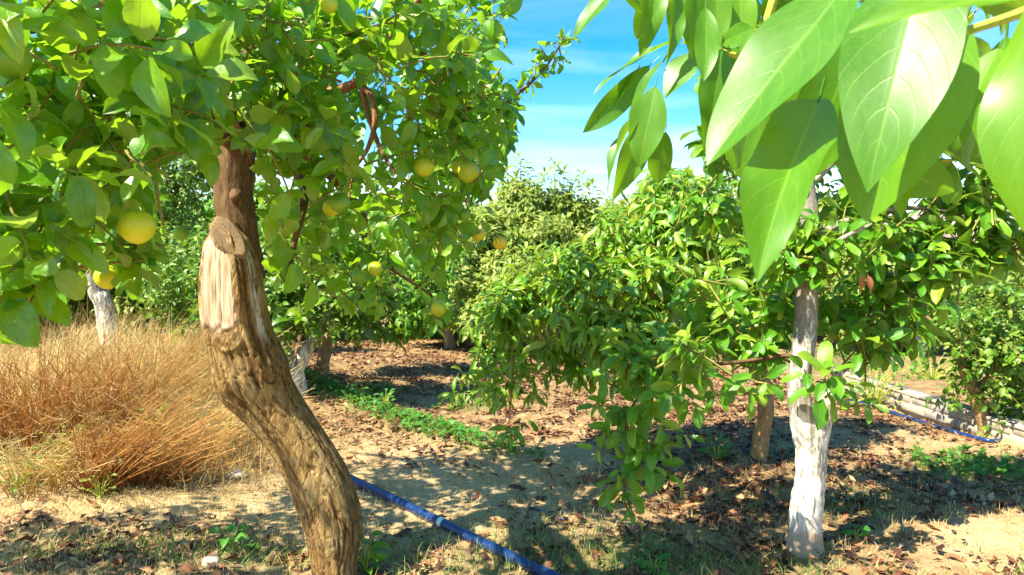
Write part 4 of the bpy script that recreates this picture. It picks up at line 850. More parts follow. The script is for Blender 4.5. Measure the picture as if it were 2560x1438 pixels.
# ---------------------------------------------------------------- middle avocado tree
def simple_tree(label, base_px, trunk_pts, trunk_r, bark, limbs, clumps, mat, rng_seed, kind='avocado', L=0.15, n=10, split=False, name='avocado_tree', up=.45, sag=.6, twig='twig', extra=None, templates=None, base=None, group=None, sides=12, dens=None):
    rng = np.random.default_rng(rng_seed)
    base = onground(*base_px) if base is None else np.asarray(base)
    tree = thing(name, label, 'tree', tuple(base), group)
    d = base[1]
    conv = lambda p: at(p[0], p[1], d + (p[2] if len(p) > 2 else 0))
    tp = [base + np.array([0, 0, -.08])] + [conv(p) for p in trunk_pts]
    tube_obj('trunk', tp, trunk_r, bark, tree, sides, 0.12, seed=rng_seed)
    for k, (p, r) in enumerate(limbs): tube_obj('limb', [conv(q) for q in p], r, bark, tree, 8, 0.1, seed=k * 3 + rng_seed)
    lv = Leaves(); cl = []
    for (x, y, o, r, cnt) in clumps: cl.append((at(x, y, d + o), r if isinstance(r, tuple) else (r, r, r * .85), int(cnt * (dens or (1.5 if kind == 'far' else 1.2)))))
    T = templates or (T_FAR if kind == 'far' else T_AVO if kind == 'avocado' else T_CIT)
    if kind == 'citrus': citrus_clumps(lv, cl, rng, L=L, length=0.22, n=n)
    else: avocado_clumps(lv, cl, rng, L=L, n=n, up=up, sag=sag, face=.15 if kind != 'far' else .5)
    if extra: extra(lv, d, rng)
    finish_tree(tree, lv, T, mat, rng, M[twig], split=split)
    return tree
def mid_extra(lv, d, rng):
    for _ in range(34):
        x = rng.normal(1275, 75); y = rng.uniform(760, 985) + abs(x - 1275) * .1
        avocado_shoot(lv, at(x, y, d + rng.uniform(-.2, .2)), (rng.normal(0, .3), -.4, .1), rng, n=int(rng.integers(6, 10)), L=.15, sag=.85, back=.12)
    for x, y, o, n, L in [(1268, 1085, -.1, 9, .16), (1300, 1060, -.1, 5, .13), (1350, 975, -.1, 8, .15), (1320, 990, -.05, 5, .13), (1175, 985, 0, 7, .13), (1210, 960, 0, 7, .14), (1240, 930, 0, 8, .15), (1290, 900, 0, 9, .16), (1330, 880, 0, 8, .15), (1260, 860, 0, 9, .15), (1200, 880, 0, 7, .14), (1285, 960, 0, 8, .15), (1270, 1000, 0, 6, .14), (1150, 820, 0, 6, .14), (1385, 930, 0, 6, .14), (1430, 910, 0, 6, .15)]:
        avocado_shoot(lv, at(x, y, d + o), (rng.normal(0, .3), -.4, -.1), rng, n=n, L=L, sag=.9, back=.1)
simple_tree('wide avocado tree with drooping branches and a slim tan trunk in dappled sun', (1896, 1152), [(1898, 1130), (1905, 1080), (1915, 1010), (1890, 900, .1), (1800, 780, .2), (1720, 640, .3), (1690, 520, .4)], [.075, .06, .055, .055, .05, .045, .035, .02], M['tan_bark'],
    [([(1895, 920, .1), (1750, 850, .1), (1600, 780, .1), (1450, 730, .1), (1330, 760, .1), (1285, 860), (1280, 960), (1272, 1060, -.05)], [.035, .03, .024, .018, .013, .01, .007, .004]),
     ([(1830, 800, .2), (1900, 680, .2), (1950, 560, .2)], [.03, .02, .01]), ([(1740, 680, .3), (1600, 660, .55), (1470, 650, .5), (1350, 690, .4)], [.03, .018, .011, .005]), ([(1600, 780, .1), (1500, 830), (1440, 890)], [.014, .01, .005])],
    [(1690, 450, .4, .30, 22), (1790, 470, .3, .38, 26), (1650, 560, .3, .45, 36), (1540, 620, .2, .40, 30), (1430, 670, .1, .36, 26), (1330, 720, .05, .28, 18), (1260, 770, 0, .22, 12), (1730, 640, -.05, .5, 40), (1600, 740, -.25, .42, 32), (1480, 780, -.3, .34, 24), (1800, 750, -.2, .42, 30), (1680, 850, -.2, .35, 18),
     (1560, 880, -.2, .28, 13), (1900, 620, .2, .45, 30), (1980, 520, .4, .4, 22), (1880, 820, .2, .3, 14), (1400, 850, .05, .2, 8), (1460, 900, .1, .18, 6)],
    M['avocado_mid'], 51, L=.185, n=13, split=True, extra=mid_extra, up=.4, sag=.95, templates=T_LONG, dens=.95)

# right-hand citrus by the wall
simple_tree('small dark leaved tree with a tan leaning trunk against the low block wall', (2468, 1092), [(2462, 1060), (2445, 1010), (2420, 950), (2400, 890), (2380, 800, .1)], [.07, .055, .05, .045, .04, .02], M['tan_bark'],
    [([(2440, 990), (2490, 920, -.1), (2530, 860, -.1), (2580, 800)], [.03, .025, .018, .01]), ([(2410, 910), (2350, 830, .1), (2300, 770, .2)], [.025, .018, .01]), ([(2470, 1030, .05), (2530, 1000), (2600, 960)], [.02, .014, .008])],
    [(2400, 830, 0, .28, 34), (2480, 830, -.1, .32, 44), (2540, 900, -.1, .30, 42), (2480, 930, -.1, .22, 24), (2540, 1000, -.05, .25, 30), (2590, 930, 0, .35, 40), (2400, 930, .15, .15, 8), (2550, 780, .1, .35, 34), (2440, 740, .2, .35, 32), (2340, 770, .2, .2, 14), (2600, 1050, 0, .2, 14), (2390, 980, .1, .1, 4), (2650, 820, .2, .4, 40)],
    M['small_leaf'], 61, kind='citrus', L=.07, n=9, split=True, name='citrus_tree')

# back row
simple_tree('tree with a grey whitewashed trunk forking just above the ground behind the leaning trunk', (738, 985), [(736, 965), (735, 940), (734, 920), (733, 905)], [.14, .11, .098, .085, .02], M['whitewash'],
    [([(738, 930), (765, 880), (795, 835), (815, 790), (830, 720)], [.07, .058, .052, .045, .03]), ([(725, 900), (690, 840), (650, 780), (600, 700)], [.06, .052, .045, .02])],
    [(700, 760, 0, .45, 80), (830, 740, .1, .42, 75), (600, 780, .1, .40, 60), (900, 770, .2, .28, 28), (760, 640, .3, .5, 90), (620, 650, .3, .5, 80), (900, 680, .3, .4, 60), (480, 680, .4, .42, 60), (850, 600, .4, .45, 60), (480, 760, .3, .3, 30), (620, 820, 0, .24, 20)],
    M['small_leaf'], 71, kind='citrus', L=.085, n=10, name='citrus_tree', templates=T_SMALL)
simple_tree('slender tree with a bare pinkish trunk standing in the brown leaf litter', (806, 934), [(806, 915), (812, 885), (822, 840), (850, 780), (880, 700)], [.10, .075, .07, .065, .05, .03], M['tan_bark'], [],
    [(900, 700, .5, .5, 45), (1000, 720, .5, .5, 45), (1050, 640, .7, .6, 60), (950, 580, .8, .6, 60), (1000, 800, .6, .35, 22), (870, 780, .3, .35, 22), (1080, 760, .5, .35, 24)], M['avocado_leaf'], 72, kind='far', L=.16)
simple_tree('tree with a whitewashed trunk seen beyond the dry weeds', (290, 800), [(262, 770), (242, 730), (232, 680), (225, 600, .2)], [.15, .115, .10, .09, .07, .03], M['whitewash'],
    [([(250, 740), (290, 690, .2), (350, 640, .2)], [.07, .06, .03])],
    [(100, 610, .9, .8, 80), (260, 560, .6, .6, 80), (400, 640, .2, .6, 70), (380, 740, 1.0, .4, 35), (480, 700, .5, .5, 45), (30, 730, 1.0, .45, 34), (460, 790, .8, .3, 18), (320, 690, 1.2, .35, 24), (-80, 640, .2, .8, 60), (130, 740, 1.2, .35, 24), (180, 480, .5, .8, 60), (400, 520, .8, .7, 60), (440, 440, .6, .55, 50), (300, 430, .8, .6, 40), (480, 370, .6, .5, 46), (390, 350, .7, .5, 40), (540, 420, .7, .5, 30)], M['small_leaf'], 73, kind='far', L=.14, name='citrus_tree', base=(-4.85, 9.0, gh(-4.85, 9.0)))
def tall_extra(lv, d, rng):
    for x, y in [(1300, 392), (1318, 425), (1290, 440), (1385, 408), (1360, 435), (1408, 432), (1455, 432), (1482, 462), (1432, 455), (1470, 500), (1500, 545), (1268, 425), (1250, 470), (1340, 470), (1510, 600), (1240, 520)]:
        p = at(x, y, d + rng.uniform(-.2, .2)); avocado_shoot(lv, p, (rng.normal(0, .15), rng.normal(0, .15), 1), rng, n=14, L=.25, sag=.3, root=p - np.array([0, 0, .5]))
tall = simple_tree('tallest pale green avocado tree with feathery top shoots against the sky', (1180, 862), [(1185, 840), (1200, 780), (1230, 680), (1270, 560), (1300, 470)], [.14, .12, .11, .09, .06, .03], M['grey_bark'],
    [([(1215, 730), (1300, 660, .2), (1380, 560, .3), (1430, 480, .3)], [.06, .05, .035, .02]), ([(1210, 750), (1130, 690), (1050, 640)], [.06, .045, .02])],
    [(1300, 500, 0, .42, 60), (1400, 500, .1, .26, 22), (1460, 520, .2, .22, 12), (1420, 540, .1, .40, 50), (1350, 600, -.4, .6, 100), (1250, 600, -.4, .55, 80), (1170, 640, -.5, .5, 70), (1460, 620, -.2, .45, 55), (1280, 700, -1.0, .6, 100), (1400, 700, -.9, .5, 80), (1160, 720, -1.0, .5, 60), (1080, 690, -.7, .5, 60), (1220, 780, -1.4, .4, 36), (1340, 780, -1.4, .4, 36), (1060, 600, .3, .5, 50), (1440, 790, -1.2, .35, 24), (1500, 660, .3, .4, 34), (1180, 560, .3, .4, 40), (1330, 500, .1, .25, 20), (1240, 540, .1, .3, 26)],
    M['pale_leaf'], 74, kind='far', L=.20, n=12, up=.9, sag=.5, extra=tall_extra, dens=2.1)
simple_tree('yellowish avocado tree beyond the path at the far side of the clearing', (2300, 890), [(2300, 850), (2310, 780), (2330, 700)], [.12, .10, .09, .06, .03], M['grey_bark'], [],
    [(2300, 700, 0, .7, 100), (2420, 690, .2, .7, 100), (2200, 740, .2, .6, 70), (2500, 720, .2, .7, 90), (2380, 780, 0, .5, 50), (2560, 800, .1, .6, 60), (2250, 820, .3, .4, 30), (2440, 630, .3, .4, 40), (2320, 640, .3, .4, 40), (2540, 650, .4, .45, 40), (2640, 700, 0, .7, 60), (2150, 800, .4, .4, 24)],
    M['pale_leaf'], 75, kind='far', L=.18, n=11)
# far row, copies of two crowns
def far_source(seed, mat):
    rng = np.random.default_rng(seed); lv = Leaves(); cl = []
    for k in range(12):
        a = k * GA; cl.append((np.array([0.85 * math.cos(a) * rng.uniform(.3, 1), 0.85 * math.sin(a) * rng.uniform(.3, 1), rng.uniform(.55, 2.35)]), (.58, .58, .5), 50))
    avocado_clumps(lv, cl, rng, L=.22, n=11, up=.7, sag=.55); A = lv.all(); var = rng.integers(0, 4, len(A))
    me = bake('foliage', A, var, T_FAR, mat)
    P = np.array([[0, 0, -.2], [.03, 0, .3], [-.05, 0, .9], [.05, .1, 1.6]]); V, F, U = tube(catmull(P, 14), np.linspace(.12, .05, 14), 8)
    return me, new_mesh('trunk', V, F, M['grey_bark'], U)
srcs = [far_source(81, M['pale_leaf']), far_source(82, M['avocado_leaf'])]
far_spots = [(1560, 15.5, 1.12, 0, 'small pale avocado tree peeping over the row between the two taller crowns'), (1660, 13.0, 1.05, 0, 'pale avocado tree directly behind the wide drooping one'), (1420, 14.5, 1.0, 1, 'dark avocado tree behind the right flank of the tallest pale one'),
             (1150, 13.5, 1.0, 1, 'dark avocado tree behind the left flank of the tallest pale one'), (900, 13.5, 1.05, 0, 'pale avocado tree behind the slender pinkish trunk'), (640, 13, 1.1, 1, 'dark avocado tree behind the forked grey trunk'), (420, 12.0, 1.1, 0, 'pale avocado tree seen left of the sawn trunk top'),
             (150, 12, 1.15, 1, 'dark avocado tree behind the trunk beyond the dry weeds'), (-100, 12, 1.2, 1, 'dark avocado tree at the left frame edge beyond the dry weeds'), (1880, 13.0, 1.0, 1, 'dark avocado tree far behind the slim tan trunk'), (2080, 13.5, .95, 0, 'pale avocado tree far behind the whitewashed trunk'),
             (1300, 18, 1.1, 0, 'distant pale avocado tree over the clearing'), (1000, 18, 1.1, 1, 'distant dark avocado tree over the brown litter'), (700, 18, 1.2, 0, 'distant pale avocado tree behind the forked trunk'), (300, 18, 1.2, 1, 'distant dark avocado tree beyond the bank of weeds'), (1750, 18, 1.0, 1, 'distant dark avocado tree behind the drooping branches'),
             (2000, 18, .95, 0, 'distant pale avocado tree left of the path'), (2250, 17, .8, 0, 'distant pale avocado tree at the end of the path'), (2640, 15, .8, 0, 'pale avocado tree right of the path at the frame edge'), (2450, 18, .75, 0, 'distant pale avocado tree under the hillside'),
             (40, 10.4, .85, 0, 'low pale avocado tree just behind the weeds at the left edge'), (470, 10.2, .8, 0, 'low pale avocado tree just behind the weeds beside the sawn trunk'), (1120, 11.5, .85, 0, 'low pale avocado tree closing the brown clearing'), (2130, 11.5, .7, 0, 'low pale bush at the far end of the block wall')]
for i, (px, d, s, k, lab) in enumerate(far_spots):
    p = at(px, 700, d); z = gh(p[0], p[1])
    t = thing('avocado_tree', lab or 'leafy avocado tree standing in the far rows of the orchard', 'tree', (p[0], p[1], z - .12), 'avocado trees in the far rows')
    for nm, me in (('foliage', srcs[k][0]), ('trunk', srcs[k][1])):
        o = bpy.data.objects.new(nm, me); COL.objects.link(o); o.parent = t
        if nm == 'foliage': o['kind'] = 'stuff'
    t.rotation_euler = (0, 0, i * 1.7); t.scale = (s * 1.1, s * 1.1, s)

#@@FRUIT
def fruit(px, py, diam_px, d, mat, label, seed, group='fruit hanging on the citrus tree'):
    rng = np.random.default_rng(seed); r = diam_px / F_PX * d / 2; c = at(px, py, d)
    n, m = 20, 14; V = []
    for i in range(m + 1):
        ph = math.pi * i / m
        for j in range(n):
            th = 2 * math.pi * j / n
            rr = r * (1 + 0.035 * mnoise.noise(Vector((math.sin(ph) * math.cos(th), math.sin(ph) * math.sin(th), math.cos(ph) + seed)) * 1.4) - 0.05 * math.exp(-(ph / .25) ** 2) + 0.02 * math.exp(-((math.pi - ph) / .3) ** 2))
            V.append((rr * math.sin(ph) * math.cos(th), rr * math.sin(ph) * math.sin(th), rr * 0.97 * math.cos(ph)))
    ix = np.arange((m + 1) * n).reshape(m + 1, n); ixr = np.roll(ix, -1, 1); F = np.stack([ix[:-1], ix[1:], ixr[1:], ixr[:-1]], -1).reshape(-1, 4)
    o = link('citrus_fruit', new_mesh('citrus_fruit', np.array(V), F, M[mat])); o.location = tuple(c); o.rotation_euler = (rng.normal(0, .35), rng.normal(0, .35), rng.uniform(0, 6))
    o['label'] = label; o['category'] = 'fruit'; o['group'] = group
    P = np.array([[0, 0, r * .85], [.002, 0, r * 1.1], [.004, .002, r * 1.7]]); Vt, Ft, Ut = tube(catmull(P, 6), np.array([.010, .006, .0035, .003, .003, .003]) * r / .042, 6)
    s = bpy.data.objects.new('stalk', new_mesh('stalk', Vt, Ft, M['green_twig'], Ut)); COL.objects.link(s); s.parent = o
for k, a in enumerate(FRUITS):
    fruit(*a, seed=100 + k)

# ---------------------------------------------------------------- split near foliage into single leaves (largest in view) and the rest
def split_foliage():
    recs = []
    for ti, (root, A, var, T, mat) in enumerate(OCC):
        c = A[:, :3, 3] + A[:, :3, 0] * .5; px, py, z = project(c)
        nrm = unit(A[:, :3, 2]); view = unit(CAM - c); cosv = np.abs((nrm * view).sum(1))
        L = np.linalg.norm(A[:, :3, 0], axis=1); Wd = np.linalg.norm(A[:, :3, 1], axis=1)
        area = L * Wd * 0.36 * (0.15 + 0.85 * cosv) * (F_PX / np.maximum(z, .2)) ** 2
        ok = (z > .2) & (px > -60) & (px < W_PX + 60) & (py > -60) & (py < H_PX + 60)
        for i in np.nonzero(ok)[0]: recs.append((z[i], ti, i, px[i], py[i], area[i]))
    recs.sort(); g = 6.0; W, H = int(W_PX / g) + 1, int(H_PX / g) + 1; cov = np.zeros((H, W), bool); score = {}
    for z, ti, i, x, y, ar in recs:
        r = max(1.0, math.sqrt(ar / 3.14) / g * .9); x0, x1 = int(x / g - r), int(x / g + r) + 1; y0, y1 = int(y / g - r), int(y / g + r) + 1
        x0, y0 = max(0, x0), max(0, y0); x1, y1 = min(W, x1), min(H, y1)
        if x0 >= x1 or y0 >= y1: continue
        blk = cov[y0:y1, x0:x1]; vis = 1 - blk.mean(); score[(ti, i)] = ar * vis; cov[y0:y1, x0:x1] = True
    for ti, (root, A, var, T, mat) in enumerate(OCC):
        lst = sorted(((s, i) for (t, i), s in score.items() if t == ti), reverse=True)[:295]
        pick = np.array([i for s, i in lst if s > 60], int); mask = np.zeros(len(A), bool); mask[pick] = True
        meshes = [new_mesh('leaf', V, F, mat, U) for V, F, U in T]; inv = Matrix.Translation(root.location).inverted()
        for i in pick:
            o = bpy.data.objects.new('leaf', meshes[var[i]]); COL.objects.link(o); o.parent = root; o.matrix_parent_inverse = inv; o.matrix_basis = Matrix(A[i].tolist())
        if (~mask).any(): link('foliage', bake('foliage', A[~mask], var[~mask], T, mat), root, kind='stuff')
split_foliage()

#@@SMALL
# ---------------------------------------------------------------- pipes
def gpath(pts, lift): 
    out = []
    for p in pts:
        q = onground(*p); q[2] = q[2] + lift; out.append(q)
    return out
pp = gpath([(700, 1120), (800, 1165), (875, 1206), (980, 1256), (1100, 1316), (1220, 1376), (1350, 1440), (1560, 1540)], .024)
pipe = thing('irrigation_pipe', 'thick blue irrigation pipe running along the ground past the leaning trunk', 'pipe', tuple(pp[3]))
tube_obj('pipe_run', pp, [.027] * 8, M['pipe'], pipe, 16, 0.0, 80)
i0 = onground(1105, 1318); dirp = unit(pp[5] - pp[4]); i0 = pp[4] + dirp * .02
tube_obj('white_band', [i0 - dirp * .018, i0, i0 + dirp * .018], [.0282, .0286, .0282], M['band'], pipe, 16)
hp = gpath([(2120, 1004), (2180, 1020), (2240, 1040), (2320, 1066), (2400, 1090), (2470, 1108), (2510, 1106)], .02)
hose = link('garden_hose', None) if False else None
V, F, U = tube(catmull(hp, 50), .017, 10); o = link('garden_hose', new_mesh('garden_hose', V, F, M['hose'], U)); o['label'] = 'thin blue hose lying along the foot of the block wall'; o['category'] = 'hose'
tp = gpath([(1320, 1272), (1350, 1282), (1390, 1298), (1420, 1306)], .012)
V, F, U = tube(catmull(tp, 20), .008, 8); o = link('drip_tube', new_mesh('drip_tube', V, F, M['tube'], U)); o['label'] = 'short dark drip tube half buried in the shaded grass'; o['category'] = 'tube'
# bare stick on the ground by the whitewashed trunk
sp = gpath([(2105, 1262), (2130, 1250), (2150, 1238), (2170, 1236)], .02); V, F, U = tube(catmull(sp, 16), np.linspace(.006, .002, 16), 6)
o = link('dead_twig', new_mesh('dead_twig', V, F, M['grey_bark'], U)); o['label'] = 'dry grey twig lying right of the whitewashed trunk'; o['category'] = 'twig'

# ---------------------------------------------------------------- ground cover
def blades(P, H, rng, lean=.5, w=.004, segs=3, bias=(0, 0)):
    """(n,3) roots -> strip blades"""
    n = len(P); a = rng.uniform(0, 6.28, n); ld = np.stack([np.cos(a), np.sin(a)], 1) * (rng.uniform(0, 1, n) * lean)[:, None] + np.asarray(bias)
    face = rng.uniform(0, 3.14, n); sd = np.stack([np.cos(face), np.sin(face), np.zeros(n)], 1)
    t = np.linspace(0, 1, segs + 1); V = np.zeros((n, segs + 1, 2, 3)); U = np.zeros((n, segs + 1, 2, 2))
    for k, u in enumerate(t):
        c = P.copy(); c[:, 2] += H * u * (1 - .3 * u * np.linalg.norm(ld, axis=1).clip(0, 1)); c[:, :2] += ld * (H * u ** 1.7)[:, None]
        ww = (w if np.isscalar(w) else w) * (1 - .85 * u)
        V[:, k, 0] = c - sd * np.reshape(ww, (-1, 1)); V[:, k, 1] = c + sd * np.reshape(ww, (-1, 1)); U[:, k, :, 1] = u
    idx = np.arange(n * (segs + 1) * 2).reshape(n, segs + 1, 2)
    F = np.stack([idx[:, :-1, 0], idx[:, :-1, 1], idx[:, 1:, 1], idx[:, 1:, 0]], -1).reshape(-1, 4)
    return V.reshape(-1, 3), F, U.reshape(-1, 2)
def scatter(n, dens, rng, x0, x1, y0, y1):
    x = rng.uniform(x0, x1, n); y = y0 * (y1 / y0) ** rng.uniform(0, 1, n) if y0 > 0 else rng.uniform(y0, y1, n)
    k = rng.uniform(0, 1, n) < dens(x, y); x, y = x[k], y[k]
    return np.stack([x, y, height(x, y)], 1)
def infan(P, m=.8): return P[np.abs(P[:, 0]) < .78 * P[:, 1] + m]
rng = np.random.default_rng(7)
# leaf litter
drift = lambda x, y: np.clip(.55 + .9 * np.sin(x * 6.1 + 2.2 * np.sin(y * 4.3)) * np.sin(y * 7.3 + 1.9 * np.sin(x * 5.2)) + .35 * np.sin(x * 17 + y * 13), .08, 1.3)
P = infan(scatter(120000, lambda x, y: litter_density(x, y) ** 1.5 * drift(x, y) * (wall_side(x, y) < 0), rng, -6, 5, 2.3, 13)); n = len(P)
a = rng.uniform(0, 6.28, n); D = np.stack([np.cos(a), np.sin(a), rng.normal(0, .25, n)], 1); N = np.array([0, 0, 1.0]) + rng.normal(0, .45, (n, 3))
N[rng.uniform(size=n) < .3] *= -1
P[:, 2] += rng.uniform(.004, .022, n)
Ls = rng.uniform(.03, .115, n) * np.where(rng.uniform(size=n) < .55, .6, 1.0)
link('leaf_litter', bake('leaf_litter', frames(P, D, N, Ls), rng.integers(0, len(T_LIT), n), T_LIT, M['litter']), kind='stuff', label='brown fallen leaves scattered thick over the ground', category='leaf litter')
# dry straw over the soil
P = infan(scatter(110000, lambda x, y: .25 + .75 * smooth(-.6, -1.6, x) * (1 - smooth(6, 7, y)) + .35 * np.exp(-((y - 4.4) / .7) ** 2), rng, -5, 4, 2.4, 9)); P = P[wall_side(P[:, 0], P[:, 1]) < -.05]
V, F, U = blades(P, rng.uniform(.015, .07, len(P)), rng, lean=1.8, w=.0019, segs=2)
link('dry_grass', new_mesh('dry_grass', V, F, M['straw'], U), kind='stuff', label='short dry straw over the sandy soil', category='dry grass')
P = infan(scatter(150000, lambda x, y: green_density(x, y) * (.35 + .65 * (np.sin(x * 23 + 3 * np.sin(y * 17)) > -.2)), rng, -4.5, 5, 2.4, 11))
V, F, U = blades(P, rng.uniform(.02, .10, len(P)), rng, lean=1.1, w=.0032, segs=3)
link('green_grass', new_mesh('green_grass', V, F, M['grass'], U), kind='stuff', label='low green grass in patches and along the furrow', category='grass')
# broad-leaved weeds inside the green patches
P = scatter(20000, lambda x, y: green_density(x, y) ** 1.6 * (y > 4.6) * .9, rng, -4.5, 5, 4.6, 11); n = len(P)
k = 5; P = np.repeat(P, k, 0); n = len(P); a = rng.uniform(0, 6.28, n); D = np.stack([np.cos(a), np.sin(a), rng.uniform(.1, 1.2, n)], 1); P[:, 2] += rng.uniform(0, .05, n)
link('ground_weeds', bake('ground_weeds', frames(P, D, np.array([0, -.1, 1.0]) + rng.normal(0, .3, (n, 3)), rng.uniform(.03, .07, n)), rng.integers(0, 4, n), [leaf_template(2, 2, .6, .2, .4, 0, petiole=0)] * 4, M['herb']), kind='stuff', label='small green weeds carpeting the furrow', category='weeds')

# dry weeds on the bank
def weed_density(x, y):
    px = 1280 + F_PX * x / np.maximum(y, .5)
    d = smooth(4.25, 4.8, y) * (1 - smooth(10.5, 12, y)) * (1 - smooth(-1.8 - .30 * (y - 4.5), -1.3 - .27 * (y - 4.5), x))
    return np.clip(d, 0, 1)
def dry_bush(label, c, n, Hh, lean, bias, seed, mat='red_stem', rad=.25, seeds=True):
    rng = np.random.default_rng(seed); c = np.asarray(c)
    t = thing('dry_bush', label, 'bush', tuple(c), 'dry bushes on the bank')
    r = rad * np.sqrt(rng.uniform(0, 1, n)); a = rng.uniform(0, 6.28, n); P = c + np.stack([r * np.cos(a), r * np.sin(a), np.zeros(n)], 1); P[:, 2] = height(P[:, 0], P[:, 1])
    H = Hh * rng.uniform(.35, 1.15, n); acc = Acc()
    hv = np.stack([np.cos(a), np.sin(a)], 1) * (lean * r / rad)[:, None] + np.asarray(bias) * rng.uniform(0, 2, (n, 1)) + rng.normal(0, .3, (n, 2)) + .35 * np.stack([np.sin(a * 5), np.cos(a * 4)], 1)
    tips = []
    for i in range(n):
        m = 6; u = np.linspace(0, 1, m)[:, None]; path = np.repeat(P[i][None], m, 0); path[:, 2] += (H[i] * u[:, 0] * (1 - .18 * u[:, 0])); path[:, :2] += hv[i] * H[i] * u ** 1.3; path += np.cumsum(rng.normal(0, .012, path.shape), 0) * u ** .5
        V, F, U = tube(path, np.linspace(.0048, .0018, m), 3, caps=False); U = np.stack([np.zeros(len(V)), np.repeat(np.linspace(0, 1, m), 4)], 1); acc.add(V, F, U); 
        for q in rng.uniform(.35, 1.0, 7):
            tips.append(path[0] * (1 - q) + path[-1] * q + rng.normal(0, .012, 3))
            if q > .45:
                b0 = tips[-1]; b1 = b0 + np.array([rng.normal(0, .06), rng.normal(0, .06), rng.uniform(.0, .11)]); V, F, U = tube(np.array([b0, b1]), np.array([.0016, .0008]), 3, caps=False); U = np.ones((len(V), 2)) * .9; acc.add(V, F, U); tips.append(b1)
    link('stems', acc.mesh('stems', M[mat]), t, kind='stuff')
    tips = np.array(tips); k = 4; Q = np.repeat(tips, k, 0); nn = len(Q)
    D = rng.normal(0, 1, (nn, 3)); D[:, 2] = np.abs(D[:, 2]); N = rng.normal(0, 1, (nn, 3))
    link('seed_heads', bake('seed_heads', frames(Q + rng.normal(0, .012, Q.shape), D, N, rng.uniform(.014, .045, nn)), np.zeros(nn, int), [leaf_template(1, 2, .5, .3, .2, 0, petiole=0)], M['seed']), t, kind='stuff')
g = lambda x, y: onground(x, y)
dry_bush('reddish dry bush spraying its stems towards the trunk nearest the sandy ground', g(265, 1222), 150, .62, .45, (.42, .05), 1, rad=.13)
dry_bush('short rust coloured dry bush between the spraying bush and the trunk', g(400, 1205), 130, .45, .5, (.40, .05), 11, rad=.16)
dry_bush('reddish dry bush with upright stems at the frame edge', g(70, 1120), 230, .78, .35, (0, .05), 2, rad=.3)
dry_bush('straw coloured dry bush leaning towards the leaning trunk', g(500, 1130), 170, .58, .5, (.2, 0), 3, mat='straw', rad=.28)
dry_bush('upright rust stemmed dry bush in the middle of the bank', g(300, 1080), 220, .75, .4, (.15, 0), 4, rad=.3)
dry_bush('golden dry bush high on the bank behind the others', g(420, 1010), 220, .72, .4, (.1, 0), 5, mat='straw', rad=.35)
dry_bush('thin pale dry bush at the bottom of the bank by the frame edge', g(110, 1215), 90, .42, .7, (.1, 0), 6, mat='straw', rad=.2)
rng = np.random.default_rng(9)
P = infan(scatter(36000, lambda x, y: weed_density(x, y) * .9, rng, -8, -.9, 4.2, 12), .3); 
H = rng.uniform(.12, .62, len(P)) * (.45 + .95 * smooth(4.3, 6.6, P[:, 1])) * (.65 + .5 * np.sin(P[:, 0] * 5 + 2 * np.sin(P[:, 1] * 4)) * np.sin(P[:, 1] * 5 + P[:, 0]))
V, F, U = blades(P, H, rng, lean=1.1, w=.0036, segs=4, bias=(.12, 0))
link('dry_weeds', new_mesh('dry_weeds', V, F, M['straw'], U), kind='stuff', label='tall straw coloured dry weeds covering the bank', category='dry weeds')
k = rng.uniform(size=len(P)) < .75; Q = P[k].copy(); Q[:, 2] += H[k] * rng.uniform(.5, .95, k.sum()); Q[:, :2] += rng.normal(0, .08, (len(Q), 2)) + (.05, 0); Q = np.repeat(Q, 5, 0); nn = len(Q); Q += rng.normal(0, .022, Q.shape)
D = rng.normal(0, 1, (nn, 3)); link('weed_seed_heads', bake('weed_seed_heads', frames(Q, D, rng.normal(0, 1, (nn, 3)), rng.uniform(.014, .042, nn)), np.zeros(nn, int), [leaf_template(1, 2, .5, .3, .2, 0, petiole=0)], M['seed']), kind='stuff', label='dry yellow seed heads over the weeds on the bank', category='dry weeds')
k = rng.uniform(size=len(P)) < .3
V, F, U = blades(P[k] + rng.normal(0, .03, (k.sum(), 3)) * (1, 1, 0), H[k] * 1.05, rng, lean=.6, w=.0038, segs=4, bias=(.15, 0))
link('dry_red_weeds', new_mesh('dry_red_weeds', V, F, M['red_stem'], U), kind='stuff', label='reddish stems among the dry weeds on the bank', category='dry weeds')

# ---------------------------------------------------------------- small plants
def plant(label, px, py, n, L, spread, seed, stem=.08, mat='herb', name='seedling'):
    rng = np.random.default_rng(seed); c = onground(px, py); t = thing(name, label, 'plant', tuple(c)); T = T_CIT
    meshes = [new_mesh('leaf', V, F, M[mat], U) for V, F, U in T]; inv = Matrix.Translation(t.location).inverted(); acc = Acc()
    for i in range(n):
        a = i * GA + rng.uniform(0, .5); h = stem * (i + 1) / n; top = c + np.array([math.cos(a) * spread * .35 * rng.uniform(.3, 1), math.sin(a) * spread * .35, h + .01])
        V, F, U = tube(np.array([c, (c + top) / 2 + [0, 0, h * .2], top]), np.array([.003, .0025, .002]), 5, caps=False); acc.add(V, F, U)
        D = np.array([[math.cos(a) * 1.0, math.sin(a) * 1.0, rng.uniform(-.3, .5)]]); N = np.array([[0, -.35, 1.0]]) + rng.normal(0, .25, (1, 3))
        m = frames(top[None], D, N, np.array([L * rng.uniform(.65, 1.15)]))[0]
        o = bpy.data.objects.new('leaf', meshes[int(rng.integers(0, len(T)))]); COL.objects.link(o); o.parent = t; o.matrix_parent_inverse = inv; o.matrix_basis = Matrix(m.tolist())
    link('stem', acc.mesh('stem', M['green_twig']), t)
plant('small dark green seedling in the shade left of the leaning trunk', 582, 1378, 11, .085, .14, 1, .10)
plant('bright green leafy sprout at the foot of the leaning trunk', 912, 1432, 18, .085, .16, 2, .15, 'big_leaf', 'sprout')
